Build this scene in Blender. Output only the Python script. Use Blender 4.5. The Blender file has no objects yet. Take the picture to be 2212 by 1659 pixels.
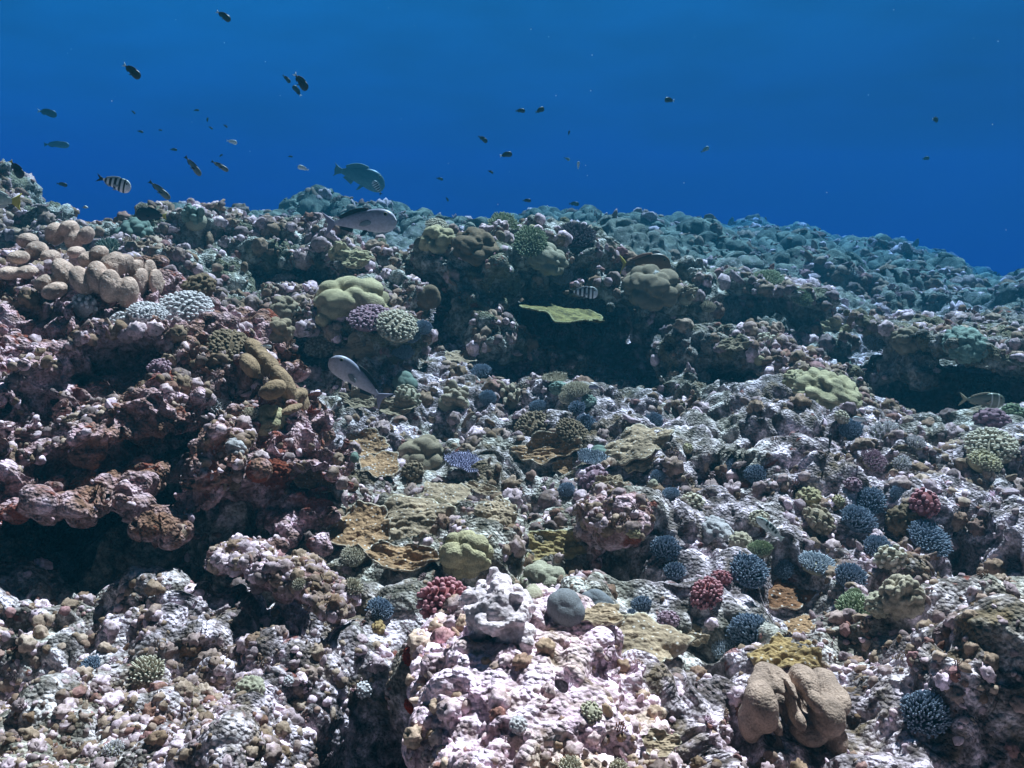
import bpy, math, random
import numpy as np
from mathutils import Vector, Matrix

random.seed(11)
RNG = np.random.default_rng(5)
sc = bpy.context.scene
COL = sc.collection

# ------------------------------------------------------------------ camera
PITCH = math.radians(12.0)
F = 1840.0                       # focal length in units of a 2212 px wide frame
cam_d = bpy.data.cameras.new('camera')
cam = bpy.data.objects.new('camera', cam_d); COL.objects.link(cam)
cam.location = (0, 0, 0)
cam.rotation_euler = (math.radians(90) - PITCH, 0, 0)
cam_d.sensor_width = 36.0
cam_d.lens = 36.0 * F / 2212.0
cam_d.clip_start = 0.05
cam_d.clip_end = 2000
sc.camera = cam

# ------------------------------------------------------------------ light
SUN_EL, SUN_AZ = math.radians(56), math.radians(28)   # azimuth from +Y (behind the reef), a little left
sun_dir = Vector((math.sin(SUN_AZ) * math.cos(SUN_EL), math.cos(SUN_AZ) * math.cos(SUN_EL), math.sin(SUN_EL)))
sd = bpy.data.lights.new('sun', 'SUN'); sun = bpy.data.objects.new('sun', sd); COL.objects.link(sun)
sd.energy = 5.0; sd.angle = math.radians(0.6); sd.color = (1.0, 0.87, 0.76)
sun.rotation_euler = sun_dir.to_track_quat('Z', 'Y').to_euler()

world = bpy.data.worlds.new('World'); sc.world = world; world.use_nodes = True
wt = world.node_tree; wt.nodes.clear()
wo = wt.nodes.new('ShaderNodeOutputWorld'); wb = wt.nodes.new('ShaderNodeBackground')
sky = wt.nodes.new('ShaderNodeTexSky'); sky.sky_type = 'NISHITA'; sky.sun_disc = False
sky.sun_elevation = SUN_EL; sky.sun_rotation = SUN_AZ
sky.altitude = 0
tc = wt.nodes.new('ShaderNodeTexCoord'); sx = wt.nodes.new('ShaderNodeSeparateXYZ')
wt.links.new(tc.outputs['Generated'], sx.inputs[0])
# daylight filtered by the water it comes through: the flatter the way, the deeper the blue
mx = wt.nodes.new('ShaderNodeMath'); mx.operation = 'MULTIPLY_ADD'
wt.links.new(sx.outputs['X'], mx.inputs[0]); mx.inputs[1].default_value = -0.16
wt.links.new(sx.outputs['Z'], mx.inputs[2])
# background dimmed outside a forward cone, shaped to cut fill light in the shadows
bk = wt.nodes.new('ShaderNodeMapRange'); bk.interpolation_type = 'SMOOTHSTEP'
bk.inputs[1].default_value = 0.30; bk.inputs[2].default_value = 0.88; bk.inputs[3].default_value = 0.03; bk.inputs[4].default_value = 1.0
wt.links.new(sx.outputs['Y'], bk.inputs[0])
rp = wt.nodes.new('ShaderNodeValToRGB')
wt.links.new(mx.outputs[0], rp.inputs[0])
el = rp.color_ramp.elements
el[0].position = 0.0; el[0].color = (0.007, 0.050, 0.17, 1)
el[1].position = 1.0; el[1].color = (0.05, 0.30, 0.55, 1)
e = el.new(0.12); e.color = (0.008, 0.098, 0.25, 1)
e = el.new(0.28); e.color = (0.007, 0.138, 0.33, 1)
e = el.new(0.5); e.color = (0.006, 0.205, 0.46, 1)
mul = wt.nodes.new('ShaderNodeMix'); mul.data_type = 'RGBA'; mul.blend_type = 'MIX'; mul.inputs[0].default_value = 0.10
skm = wt.nodes.new('ShaderNodeMix'); skm.data_type = 'RGBA'; skm.blend_type = 'MULTIPLY'; skm.inputs[0].default_value = 1
wt.links.new(sky.outputs[0], skm.inputs[6]); wt.links.new(rp.outputs[0], skm.inputs[7])
sc10 = wt.nodes.new('ShaderNodeVectorMath'); sc10.operation = 'SCALE'; sc10.inputs[3].default_value = 10.0
wt.links.new(rp.outputs[0], sc10.inputs[0])
wt.links.new(sc10.outputs[0], mul.inputs[6]); wt.links.new(skm.outputs[2], mul.inputs[7])
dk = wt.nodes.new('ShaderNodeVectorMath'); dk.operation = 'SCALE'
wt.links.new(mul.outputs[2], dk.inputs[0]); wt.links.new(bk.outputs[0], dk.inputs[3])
wn = wt.nodes.new('ShaderNodeTexNoise'); wn.inputs['Scale'].default_value = 7; wn.inputs['Detail'].default_value = 4
wmp = wt.nodes.new('ShaderNodeMapping'); wmp.inputs['Scale'].default_value = (1, 1, 4); wmp.inputs['Rotation'].default_value = (0, .35, 0)
wt.links.new(tc.outputs['Generated'], wmp.inputs[0]); wt.links.new(wmp.outputs[0], wn.inputs['Vector'])
wr = wt.nodes.new('ShaderNodeMapRange'); wr.inputs[1].default_value = .35; wr.inputs[2].default_value = .65; wr.inputs[3].default_value = .90; wr.inputs[4].default_value = 1.12
wt.links.new(wn.outputs[0], wr.inputs[0])
dk2 = wt.nodes.new('ShaderNodeVectorMath'); dk2.operation = 'SCALE'
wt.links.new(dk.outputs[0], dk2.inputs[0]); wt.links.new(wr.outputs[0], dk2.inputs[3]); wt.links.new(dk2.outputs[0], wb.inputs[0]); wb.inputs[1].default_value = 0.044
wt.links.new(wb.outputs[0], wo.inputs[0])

sc.view_settings.view_transform = 'Standard'; sc.view_settings.look = 'None'
sc.view_settings.exposure = 1.55; sc.view_settings.gamma = 1.0
sc.render.engine = 'CYCLES'
cy = sc.cycles
cy.max_bounces = 4; cy.diffuse_bounces = 2; cy.glossy_bounces = 1; cy.transmission_bounces = 1
cy.volume_bounces = 0; cy.transparent_max_bounces = 4
cy.caustics_reflective = False; cy.caustics_refractive = False
cy.use_denoising = True

# ------------------------------------------------------------------ helpers
CP, SP = math.cos(PITCH), math.sin(PITCH)
def raydir(px, py):
    a = (px - 1106.0) / F; b = (829.5 - py) / F
    return Vector((a, CP + b * SP, -SP + b * CP))
def P(px, py, D):
    d = raydir(px, py)
    return d * (D / d.y)

def tag(o, label=None, cat=None, group=None, kind=None):
    if label: o['label'] = label
    if cat: o['category'] = cat
    if group: o['group'] = group
    if kind: o['kind'] = kind
    return o

def mesh_np(name, V, Q, mat=None, smooth=True, attrs=None):
    """V (n,3), Q list of arrays of faces (m,k)"""
    me = bpy.data.meshes.new(name)
    V = np.ascontiguousarray(V, dtype=np.float32)
    if not isinstance(Q, (list, tuple)): Q = [Q]
    Q = [q for q in Q if len(q)]
    nl = sum(q.size for q in Q); nf = sum(len(q) for q in Q)
    me.vertices.add(len(V)); me.vertices.foreach_set('co', V.ravel())
    me.loops.add(nl); me.polygons.add(nf)
    me.loops.foreach_set('vertex_index', np.concatenate([q.ravel() for q in Q]).astype(np.int32))
    tot = np.concatenate([np.full(len(q), q.shape[1], np.int32) for q in Q])
    st = np.concatenate([[0], np.cumsum(tot)[:-1]]).astype(np.int32)
    me.polygons.foreach_set('loop_start', st); me.polygons.foreach_set('loop_total', tot)
    if smooth: me.polygons.foreach_set('use_smooth', np.ones(nf, bool))
    if attrs:
        for k, a in attrs.items():
            at = me.attributes.new(k, 'FLOAT', 'POINT'); at.data.foreach_set('value', np.ascontiguousarray(a, dtype=np.float32))
    me.update()
    if mat: me.materials.append(mat)
    return me

def obj(name, me, parent=None, loc=None):
    o = bpy.data.objects.new(name, me); COL.objects.link(o)
    if parent: o.parent = parent
    if loc is not None: o.location = loc
    return o

def vnormals(me):
    n = np.empty(len(me.vertices) * 3, np.float32)
    me.vertex_normals.foreach_get('vector', n)
    return n.reshape(-1, 3)
def verts(me):
    v = np.empty(len(me.vertices) * 3, np.float32); me.vertices.foreach_get('co', v)
    return v.reshape(-1, 3)

# ------------------------------------------------------------------ noise (numpy)
def _h(ix, iy, iz, s):
    with np.errstate(over='ignore'):
        h = ix * np.uint32(374761393) + iy * np.uint32(668265263) + iz * np.uint32(2147483647 & 0x7feb352d) + np.uint32((s * 974711 + 12345) & 0xffffffff)
        h = (h ^ (h >> np.uint32(13))) * np.uint32(1274126177)
        h = (h ^ (h >> np.uint32(16))) * np.uint32(0x85ebca6b)
        return h ^ (h >> np.uint32(15))
def _ch(f, p, n=400000):
    if len(p) <= n: return f(p)
    return np.concatenate([f(p[i:i + n]) for i in range(0, len(p), n)])
def vnoise(p, s=0):
    """smooth value noise about -1..1"""
    def f(p):
        fl = np.floor(p); u = (p - fl).astype(np.float32); i = fl.astype(np.int64).astype(np.uint32)
        u = u * u * (3 - 2 * u); r = 0
        for dx in (0, 1):
            wx = u[:, 0] if dx else 1 - u[:, 0]
            for dy in (0, 1):
                wy = u[:, 1] if dy else 1 - u[:, 1]
                for dz in (0, 1):
                    wz = u[:, 2] if dz else 1 - u[:, 2]
                    h = _h(i[:, 0] + np.uint32(dx), i[:, 1] + np.uint32(dy), i[:, 2] + np.uint32(dz), s)
                    r = r + wx * wy * wz * (h.astype(np.float32) * (2.0 / 4294967296.0) - 1)
        return r
    return _ch(f, p)
def fbm(p, s=0, o=3):
    r = 0; a = 1.0; t = 0
    for k in range(o):
        r = r + a * vnoise(p * (2.03 ** k) + 17.3 * k, s + k); t += a; a *= .5
    return r / t
def lobes(p, s=0):
    """cauliflower bumps 0..1 with creases between them (1 - F1^2)"""
    def f(p):
        fl = np.floor(p - .5); i = fl.astype(np.int64).astype(np.uint32); best = np.full(len(p), 9, np.float32)
        for dx in (0, 1):
            for dy in (0, 1):
                for dz in (0, 1):
                    a = i[:, 0] + np.uint32(dx); b = i[:, 1] + np.uint32(dy); c = i[:, 2] + np.uint32(dz)
                    h = _h(a, b, c, s)
                    jx = (h & np.uint32(1023)).astype(np.float32) * (.64 / 1023) + .18
                    jy = ((h >> np.uint32(10)) & np.uint32(1023)).astype(np.float32) * (.64 / 1023) + .18
                    jz = ((h >> np.uint32(20)) & np.uint32(1023)).astype(np.float32) * (.64 / 1023) + .18
                    d = (fl[:, 0] + dx + jx - p[:, 0]) ** 2 + (fl[:, 1] + dy + jy - p[:, 1]) ** 2 + (fl[:, 2] + dz + jz - p[:, 2]) ** 2
                    best = np.minimum(best, d.astype(np.float32))
        return np.clip(1 - best * 1.25, 0, 1)
    return _ch(f, p)

def warp(p, sc_, amp, s=0):
    return p + amp * np.stack([vnoise(p / sc_, s + 31), vnoise(p / sc_, s + 32), vnoise(p / sc_, s + 33)], 1)

# ------------------------------------------------------------------ materials
def newmat(name):
    m = bpy.data.materials.new(name); m.use_nodes = True
    t = m.node_tree; b = t.nodes['Principled BSDF']
    b.inputs['Roughness'].default_value = 0.9
    b.inputs['Specular IOR Level'].default_value = 0.12
    return m, t, b
def N(t, k, **kw):
    n = t.nodes.new(k)
    for a, v in kw.items():
        setattr(n, a, v)
    return n
def noise_node(t, co, scale, detail=3, rough=.6, dist=0.0):
    n = N(t, 'ShaderNodeTexNoise'); n.inputs['Scale'].default_value = scale
    n.inputs['Detail'].default_value = detail; n.inputs['Roughness'].default_value = rough
    n.inputs['Distortion'].default_value = dist
    t.links.new(co, n.inputs['Vector']); return n
def ramp(t, fac, stops):
    r = N(t, 'ShaderNodeValToRGB'); t.links.new(fac, r.inputs[0])
    e = r.color_ramp.elements
    while len(e) < len(stops): e.new(.5)
    for k, (p, c) in enumerate(stops):
        e[k].position = p; e[k].color = (*c, 1) if not isinstance(c, float) else (c, c, c, 1)
    return r
def mixc(t, fac, a, b, mode='MIX'):
    m = N(t, 'ShaderNodeMix', data_type='RGBA', blend_type=mode)
    for s, v in ((0, fac), (6, a), (7, b)):
        if isinstance(v, (int, float)): m.inputs[s].default_value = v
        elif isinstance(v, tuple): m.inputs[s].default_value = (*v, 1)
        else: t.links.new(v, m.inputs[s])
    return m.outputs[2]

def reef_mat(name, pale=(.62, .49, .54), mid=(.26, .175, .17), turf=(.15, .095, .05), red=(.20, .035, .012),
             bright=1.0, bump=0.012, redamt=.57, scale=1.0):
    m, t, b = newmat(name)
    tcn = N(t, 'ShaderNodeTexCoord'); co = tcn.outputs['Object']
    n1 = noise_node(t, co, 3.2 * scale, 5, .65, .4)
    n2 = noise_node(t, co, 11 * scale, 4, .65, .3)
    n3 = noise_node(t, co, 26 * scale, 3, .6)
    n4 = noise_node(t, co, 110 * scale, 2, .6)
    c1 = ramp(t, n2.outputs[0], [(.40, tuple(c * .8 for c in mid)), (.52, tuple(.4 * a + .6 * c for a, c in zip(pale, mid))), (.64, pale)]).outputs[0]
    turfm = ramp(t, n1.outputs[0], [(.47, 0.0), (.58, .85)]).outputs[0]
    c2 = mixc(t, turfm, c1, turf)
    fine = ramp(t, n3.outputs[0], [(.34, (.38, .34, .30)), (.5, (1., 1., 1.)), (.68, (1.35, 1.3, 1.38))]).outputs[0]
    c3 = mixc(t, 1.0, c2, fine, 'MULTIPLY')
    vf = ramp(t, n4.outputs[0], [(.35, (.62, .6, .58)), (.55, (1.1, 1.1, 1.1))]).outputs[0]
    c4 = mixc(t, .8, c3, vf, 'MULTIPLY')
    # orange-red sponge and algae crusts in patches
    n5 = noise_node(t, co, 5.3 * scale, 3, .7, .5)
    rm = ramp(t, n5.outputs[0], [(redamt, 0.0), (redamt + .05, .85)]).outputs[0]
    c5 = mixc(t, rm, c4, red)
    c6 = mixc(t, 1.0, c5, (bright, bright, bright), 'MULTIPLY')
    t.links.new(c6, b.inputs['Base Color'])
    v = N(t, 'ShaderNodeTexVoronoi'); v.inputs['Scale'].default_value = 75 * scale; t.links.new(co, v.inputs['Vector'])
    add = N(t, 'ShaderNodeMath', operation='SUBTRACT'); t.links.new(n3.outputs[0], add.inputs[0]); t.links.new(v.outputs['Distance'], add.inputs[1])
    a2 = N(t, 'ShaderNodeMath', operation='MULTIPLY_ADD'); t.links.new(n4.outputs[0], a2.inputs[0]); a2.inputs[1].default_value = .35; t.links.new(add.outputs[0], a2.inputs[2])
    bp = N(t, 'ShaderNodeBump'); bp.inputs['Strength'].default_value = .9; bp.inputs['Distance'].default_value = bump
    t.links.new(a2.outputs[0], bp.inputs['Height']); t.links.new(bp.outputs[0], b.inputs['Normal'])
    return m

M = {}
M['reef'] = reef_mat('reef_rock_near', pale=(.74, .54, .60), mid=(.32, .18, .17), turf=(.20, .10, .055), red=(.18, .035, .014))
M['reef_mid'] = reef_mat('reef_rock_grey', pale=(.60, .60, .55), mid=(.17, .165, .145), turf=(.12, .115, .06), redamt=.66)
M['reef_bright'] = reef_mat('reef_rock_coralline', pale=(.88, .70, .80), mid=(.62, .44, .50), turf=(.44, .33, .24), redamt=.70)
M['reef_far'] = reef_mat('reef_rock_far', pale=(.36, .40, .32), mid=(.12, .14, .12), turf=(.10, .15, .10), redamt=.9, bump=.03, scale=.5)
M['reef_right'] = reef_mat('reef_rock_tan', pale=(.40, .37, .34), mid=(.14, .125, .115), turf=(.16, .135, .07), redamt=.68)
QUALITY = 1
# ------------------------------------------------------------------ seabed (one sheet, reaches far beyond what the water lets through)
CTRL = [  # pixel x, pixel y, distance
 (-300,1659,1.75),(0,1659,1.75),(400,1659,1.75),(700,1659,1.78),(0,1450,2.15),(400,1450,2.15),(680,1450,2.2),(0,1290,2.6),(350,1270,2.7),(-400,1290,2.6),
 (350,1180,3.1),(0,1150,3.3),(700,1250,2.8),
 (1000,1659,1.75),(1400,1659,1.72),(2212,1659,1.6),(2600,1659,1.65),(1800,1659,1.66),(1400,1450,2.15),(1800,1450,2.05),(2212,1450,2.0),
 (2212,1300,2.45),(2600,1300,2.5),(1700,1300,2.5),(1300,1300,2.6),(2212,1000,3.9),(2700,1000,4.0),(1700,1000,3.95),(2212,920,4.7),(1700,900,4.8),(1950,900,4.8),
 (1100,1250,2.8),(1100,1100,3.45),(850,1100,3.45),(1100,1000,4.05),(1400,1000,4.1),(900,1000,4.1),(800,900,4.7),(900,820,5.2),(1250,850,5.2),(1050,880,4.8),(1450,860,5.3),
 (700,720,6.0),(850,700,6.0),(600,640,6.3),(300,560,6.5),(0,560,6.6),(-500,560,6.6),
 (1300,800,6.2),(1600,760,7.2),(1900,760,7.6),(2212,740,7.8),(2700,740,8),
 (880,540,9.5),(400,530,10),(0,530,10.5),(-600,530,11),
 (1100,512,15),(1500,515,23),(1300,520,15),(1300,540,10.5),(1600,580,11),(1800,640,10),(1750,535,19),(1900,545,18),(2000,588,16.5),(2060,615,15),(2130,648,13.5),(2212,662,13),(2212,690,11.5),(2600,700,11),
 (1900,600,13),(1700,540,15)]
CTRL = [(a, b, d if d <= 10.6 else 10.6 + (d - 10.6) * 1.75) for a, b, d in CTRL]
cp = np.array([P(*c) for c in CTRL])
extra = np.array([(-8, 20, -3.2), (-5, 32, -3.6), (0, 46, -3.2), (9, 46, -3.2), (18, 38, -4.6), (14, 14, -2.8), (24, 50, -7), (15, 27, -3.4), (-14, 12, -2.5), (-12, 4, -1.0), (9, 4, -1.3), (7, 1.5, -1.25), (-7, 1.5, -1.3), (0, .6, -1.3), (12, 8, -1.6), (0, 50, -3), (-20, 45, -3), (22, 50, -6), (-22, 22, -1.6)])
cp = np.concatenate([cp, extra])
def _phi(r): return r  # linear RBF
A = _phi(np.sqrt(((cp[:, None, :2] - cp[None, :, :2]) ** 2).sum(-1) + .04))
n_ = len(cp); Pm = np.c_[np.ones(n_), cp[:, :2]]
W = np.linalg.lstsq(np.block([[A, Pm], [Pm.T, np.zeros((3, 3))]]), np.r_[cp[:, 2], 0, 0, 0], rcond=None)[0]
def base_h(x, y):
    s = x.shape; x = x.ravel(); y = y.ravel()
    x = np.clip(x, -30, 30); y2 = np.clip(y, 0, 60)
    out = np.full(x.shape, W[n_], np.float64) + W[n_ + 1] * x + W[n_ + 2] * y2
    for k in range(n_):
        out += W[k] * np.sqrt((x - cp[k, 0]) ** 2 + (y2 - cp[k, 1]) ** 2 + .04)
    out -= np.clip(y - 60, 0, 999) * .08
    return out.reshape(s)

# hollows and channels: (pixel x, pixel y, D, radius x m, radius y m, depth m)
HOLES = [(795,1440,2.1,.13,.20,.55),(800,1550,1.88,.20,.24,.75),(800,1650,1.68,.22,.28,.8),(130,1380,2.3,.07,.08,.16),(640,1620,1.8,.10,.07,.15),
 (120,1190,2.95,.55,.20,.30),(560,1180,2.95,.35,.18,.26),(1340,1195,2.95,.17,.16,.42),(1150,1010,4.0,.25,.15,.15),
 (1680,1000,4.0,.16,.10,.16),(1500,930,4.5,.3,.12,.2),(1980,1500,1.98,.09,.05,.13),(2150,1200,2.9,.18,.35,.28),(1900,1230,2.75,.08,.06,.1),
 (1560,1450,2.15,.06,.08,.14),(1280,930,4.6,.08,.06,.1),(980,935,4.5,.2,.1,.18),(2100,860,5.8,.9,.5,.28),(1660,690,7.9,.5,.5,.25)]
hl = [(*P(a, b, c), rx, ry, dd) for a, b, c, rx, ry, dd in HOLES]
MOUNDS = [(330,1480,2.1,.15,.10,.06),(120,1500,2.05,.08,.08,.06),(450,1620,1.8,.12,.08,.08),(100,1620,1.8,.15,.08,.08),(1850,1380,2.3,.3,.12,.07),(2130,1400,2.2,.15,.1,.08),(2150,1560,1.85,.2,.1,.1),
 (1500,1550,1.9,.2,.12,.06),(1600,1130,3.2,.35,.2,.10),(1950,1120,3.2,.4,.2,.06),(2100,980,4.1,.4,.2,.10),(1750,960,4.3,.4,.15,.12),(1450,1010,4.0,.25,.15,.08),(1250,900,4.8,.4,.2,.1)]
md = [(*P(a, b, c), rx, ry, dd) for a, b, c, rx, ry, dd in MOUNDS]
def seabed_h(x, y):
    z = base_h(x, y)
    for hx, hy, hz, rx, ry, dd in hl:
        z -= dd * np.exp(-(((x - hx) / rx) ** 2 + ((y - hy) / ry) ** 2) ** 1.6)
    for hx, hy, hz, rx, ry, dd in md:
        z += dd * np.exp(-(((x - hx) / rx) ** 2 + ((y - hy) / ry) ** 2))
    return z

def rubble_disp(p, far=False, rough=1.0, fine=True, macro=1.0):
    """displacement in metres for reef rubble; p (n,3)"""
    q = warp(p, .16, .05, 3)
    m1 = np.clip(.55 + 1.2 * vnoise(p / .45, 41), .08, 1.0)
    m2 = np.clip(.55 + 1.1 * vnoise(p / .20, 43), .08, 1.0)
    d = macro * (.11 * (lobes(q / .52, 11) - .4) + .12 * lobes(q / .26, 1) * m1) + .085 * lobes(q / .12, 2) ** .8 * (.3 + .7 * m2)
    d += .048 * lobes(q / .058, 4) ** .7 * (.25 + .75 * m1)
    if fine:
        d += .016 * lobes(q / .028, 5) ** .7 * (.3 + .7 * m2 * m1)
    d -= .05 * np.clip(lobes(q / .10 + 9.1, 8) - .68, 0, 1) / .32 * m1   # pits
    return (d - .10) * rough

def build_seabed():
    D0, D1 = .9, 95.0
    nr, na = (1750, 1250) if QUALITY else (500, 500)
    # ring distances: steps grow with distance
    t = np.linspace(0, 1, nr)
    y = 1.0 / (D0 ** -.5 + (D1 ** -.5 - D0 ** -.5) * t) ** 2
    # rows behind the camera and coarse columns far to the sides, so that the sheet has no edge near by
    yb = np.linspace(-5, D0, 60, endpoint=False); y = np.r_[yb, y]; nr = len(y)
    amax = math.tan(math.radians(41))
    so = 22 * np.linspace(0, 1, 121)[1:] ** 1.8
    a = np.r_[np.full(120, -amax), np.linspace(-amax, amax, na), np.full(120, amax)]
    off = np.r_[-so[::-1], np.zeros(na), so]; na = len(a)
    Y, Aa = np.meshgrid(y, a, indexing='ij'); _, Of = np.meshgrid(y, off, indexing='ij')
    X = np.maximum(Y, D0) * Aa + Of
    Z = seabed_h(X, Y)
    # coarse swell of the far reef: mounds and shelves
    p = np.stack([X, Y, Z], -1).reshape(-1, 3).astype(np.float32)
    far = np.clip((p[:, 1] - 7) / 5, 0, 1)
    pf = p.copy()
    idx = np.where(far > 0)[0]
    pp = p[idx]; qq = warp(pp, 1.2, .4, 9)
    dz = .75 * (lobes(qq / np.array([1.9, 2.4, 5]), 21) - .45) + .42 * (lobes(qq / np.array([.8, 1.0, 3]), 22) - .4) + .22 * lobes(qq / np.array([.35, .45, 2]), 23)
    dz += .25 * vnoise(pp / 3.1, 24)
    dz += -.30 + .10 * lobes(qq / np.array([.17, .2, 1]), 27)
    pf[idx, 2] += dz * far[idx]
    # soft near swell
    near = 1 - far
    pf[:, 2] += near * (.12 * fbm(p / .7, 50, 2) - .17 * np.clip((lobes(warp(p, .3, .12, 51) / .50 + 3.3, 52) - .40) / .60, 0, 1) ** 1.5)
    V = pf.reshape(nr, na, 3)
    dx = np.zeros_like(V); dy = np.zeros_like(V)
    dx[:, 1:-1] = V[:, 2:] - V[:, :-2]; dx[:, 0] = V[:, 1] - V[:, 0]; dx[:, -1] = V[:, -1] - V[:, -2]
    dy[1:-1] = V[2:] - V[:-2]; dy[0] = V[1] - V[0]; dy[-1] = V[-1] - V[-2]
    nn = np.cross(dx, dy); nn /= np.linalg.norm(nn, axis=-1, keepdims=True) + 1e-9
    nn = nn.reshape(-1, 3)
    sel = p[:, 1] < 16
    d = np.zeros(len(p), np.float32)
    d[sel] = rubble_disp(pf[sel]) * np.clip((16 - p[sel, 1]) / 4, 0, 1)
    s2 = p[:, 1] > 9
    d[s2] += .10 * lobes(pf[s2] / .22, 25) * np.clip((p[s2, 1] - 9) / 4, 0, 1)
    pf = pf + nn * d[:, None]
    i = np.arange(nr * na).reshape(nr, na)
    Q = np.stack([i[:-1, :-1], i[:-1, 1:], i[1:, 1:], i[1:, :-1]], -1).reshape(-1, 4)
    me = mesh_np('seabed', pf, Q)
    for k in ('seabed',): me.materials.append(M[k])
    o = obj('seabed', me); tag(o, kind='structure')
    return o

def seabed_mat():
    """pinkish near-left, tan right, grey in the valley, green-grey far away"""
    m, t, b = newmat('seabed_rubble')
    tcn = N(t, 'ShaderNodeTexCoord'); co = tcn.outputs['Object']
    n0 = noise_node(t, co, 1.1, 4, .6, .5)
    n1 = noise_node(t, co, 3.6, 5, .65, .5)
    n2 = noise_node(t, co, 12, 4, .65, .3)
    n3 = noise_node(t, co, 26, 3, .6)
    n4 = noise_node(t, co, 180, 2, .6)
    c1 = ramp(t, n2.outputs[0], [(.38, (.10, .075, .07)), (.49, (.30, .245, .26)), (.60, (.84, .70, .77))]).outputs[0]
    tan_ = ramp(t, n2.outputs[0], [(.38, (.10, .088, .065)), (.50, (.27, .24, .20)), (.63, (.66, .62, .56))]).outputs[0]
    tm = ramp(t, n0.outputs[0], [(.45, 0.0), (.58, 1.0)]).outputs[0]
    c1 = mixc(t, tm, c1, tan_)
    turfm = ramp(t, n1.outputs[0], [(.53, 0.0), (.63, .8)]).outputs[0]
    c2 = mixc(t, turfm, c1, (.15, .105, .055))
    fine = ramp(t, n3.outputs[0], [(.34, (.40, .37, .34)), (.5, (1., 1., 1.)), (.68, (1.35, 1.32, 1.38))]).outputs[0]
    c3 = mixc(t, 1.0, c2, fine, 'MULTIPLY')
    vf = ramp(t, n4.outputs[0], [(.35, (.62, .6, .58)), (.55, (1.1, 1.1, 1.1))]).outputs[0]
    c4 = mixc(t, .8, c3, vf, 'MULTIPLY')
    n5 = noise_node(t, co, 6.3, 3, .7, .5)
    rm = ramp(t, n5.outputs[0], [(.66, 0.0), (.70, .8)]).outputs[0]
    c5 = mixc(t, rm, c4, (.17, .035, .02))
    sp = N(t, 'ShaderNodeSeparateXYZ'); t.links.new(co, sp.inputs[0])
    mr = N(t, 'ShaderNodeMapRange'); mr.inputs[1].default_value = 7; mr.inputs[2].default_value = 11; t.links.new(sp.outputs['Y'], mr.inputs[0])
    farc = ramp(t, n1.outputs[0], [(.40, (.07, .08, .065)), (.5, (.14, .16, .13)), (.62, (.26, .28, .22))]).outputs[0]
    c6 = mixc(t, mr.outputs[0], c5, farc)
    t.links.new(c6, b.inputs['Base Color'])
    v = N(t, 'ShaderNodeTexVoronoi'); v.inputs['Scale'].default_value = 80; t.links.new(co, v.inputs['Vector'])
    add = N(t, 'ShaderNodeMath', operation='SUBTRACT'); t.links.new(n3.outputs[0], add.inputs[0]); t.links.new(v.outputs['Distance'], add.inputs[1])
    a2 = N(t, 'ShaderNodeMath', operation='MULTIPLY_ADD'); t.links.new(n4.outputs[0], a2.inputs[0]); a2.inputs[1].default_value = .35; t.links.new(add.outputs[0], a2.inputs[2])
    bp = N(t, 'ShaderNodeBump'); bp.inputs['Strength'].default_value = .9; bp.inputs['Distance'].default_value = .012
    t.links.new(a2.outputs[0], bp.inputs['Height']); t.links.new(bp.outputs[0], b.inputs['Normal'])
    return m
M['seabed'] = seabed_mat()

# ------------------------------------------------------------------ surface nets for the outcrops
def surface_nets(S, org, h):
    """S: signed field (nx,ny,nz), negative inside"""
    ins = S < 0
    nx, ny, nz = S.shape
    c = np.zeros((nx - 1, ny - 1, nz - 1), np.int8)
    for a in (0, 1):
        for b in (0, 1):
            for d in (0, 1):
                c += ins[a:nx - 1 + a, b:ny - 1 + b, d:nz - 1 + d]
    cell = (c > 0) & (c < 8)
    ci = np.argwhere(cell)
    vid = -np.ones(cell.shape, np.int64); vid[cell] = np.arange(len(ci))
    acc = np.zeros((len(ci), 3)); cnt = np.zeros(len(ci))
    cor = [(a, b, d) for a in (0, 1) for b in (0, 1) for d in (0, 1)]
    vals = {k: S[ci[:, 0] + k[0], ci[:, 1] + k[1], ci[:, 2] + k[2]] for k in cor}
    for k in cor:
        for ax in range(3):
            if k[ax] == 0:
                k2 = list(k); k2[ax] = 1; k2 = tuple(k2)
                v0, v1 = vals[k], vals[k2]
                cr = (v0 < 0) != (v1 < 0)
                t = np.where(cr, v0 / np.where(cr, v0 - v1, 1), 0)
                p = np.zeros((len(ci), 3)); p[:] = k; p[:, ax] += t
                acc += p * cr[:, None]; cnt += cr
    V = (ci + acc / cnt[:, None]) * h + np.array(org)
    Q = []
    for ax in range(3):
        o1, o2 = [(1, 2), (2, 0), (0, 1)][ax]
        sl0 = [slice(None)] * 3; sl1 = [slice(None)] * 3
        sl0[ax] = slice(0, -1); sl1[ax] = slice(1, None)
        a, b = ins[tuple(sl0)], ins[tuple(sl1)]
        for sign in (1, -1):
            e = np.argwhere((a & ~b) if sign == 1 else (~a & b))
            ok = (e[:, o1] > 0) & (e[:, o2] > 0) & (e[:, o1] < S.shape[o1] - 1) & (e[:, o2] < S.shape[o2] - 1)
            e = e[ok]
            def at(d1, d2):
                f = e.copy(); f[:, o1] -= d1; f[:, o2] -= d2
                return vid[f[:, 0], f[:, 1], f[:, 2]]
            q = [at(1, 1), at(0, 1), at(0, 0), at(1, 0)]
            if sign == -1: q = q[::-1]
            Q.append(np.stack(q, -1))
    return V, np.concatenate(Q)

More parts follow.
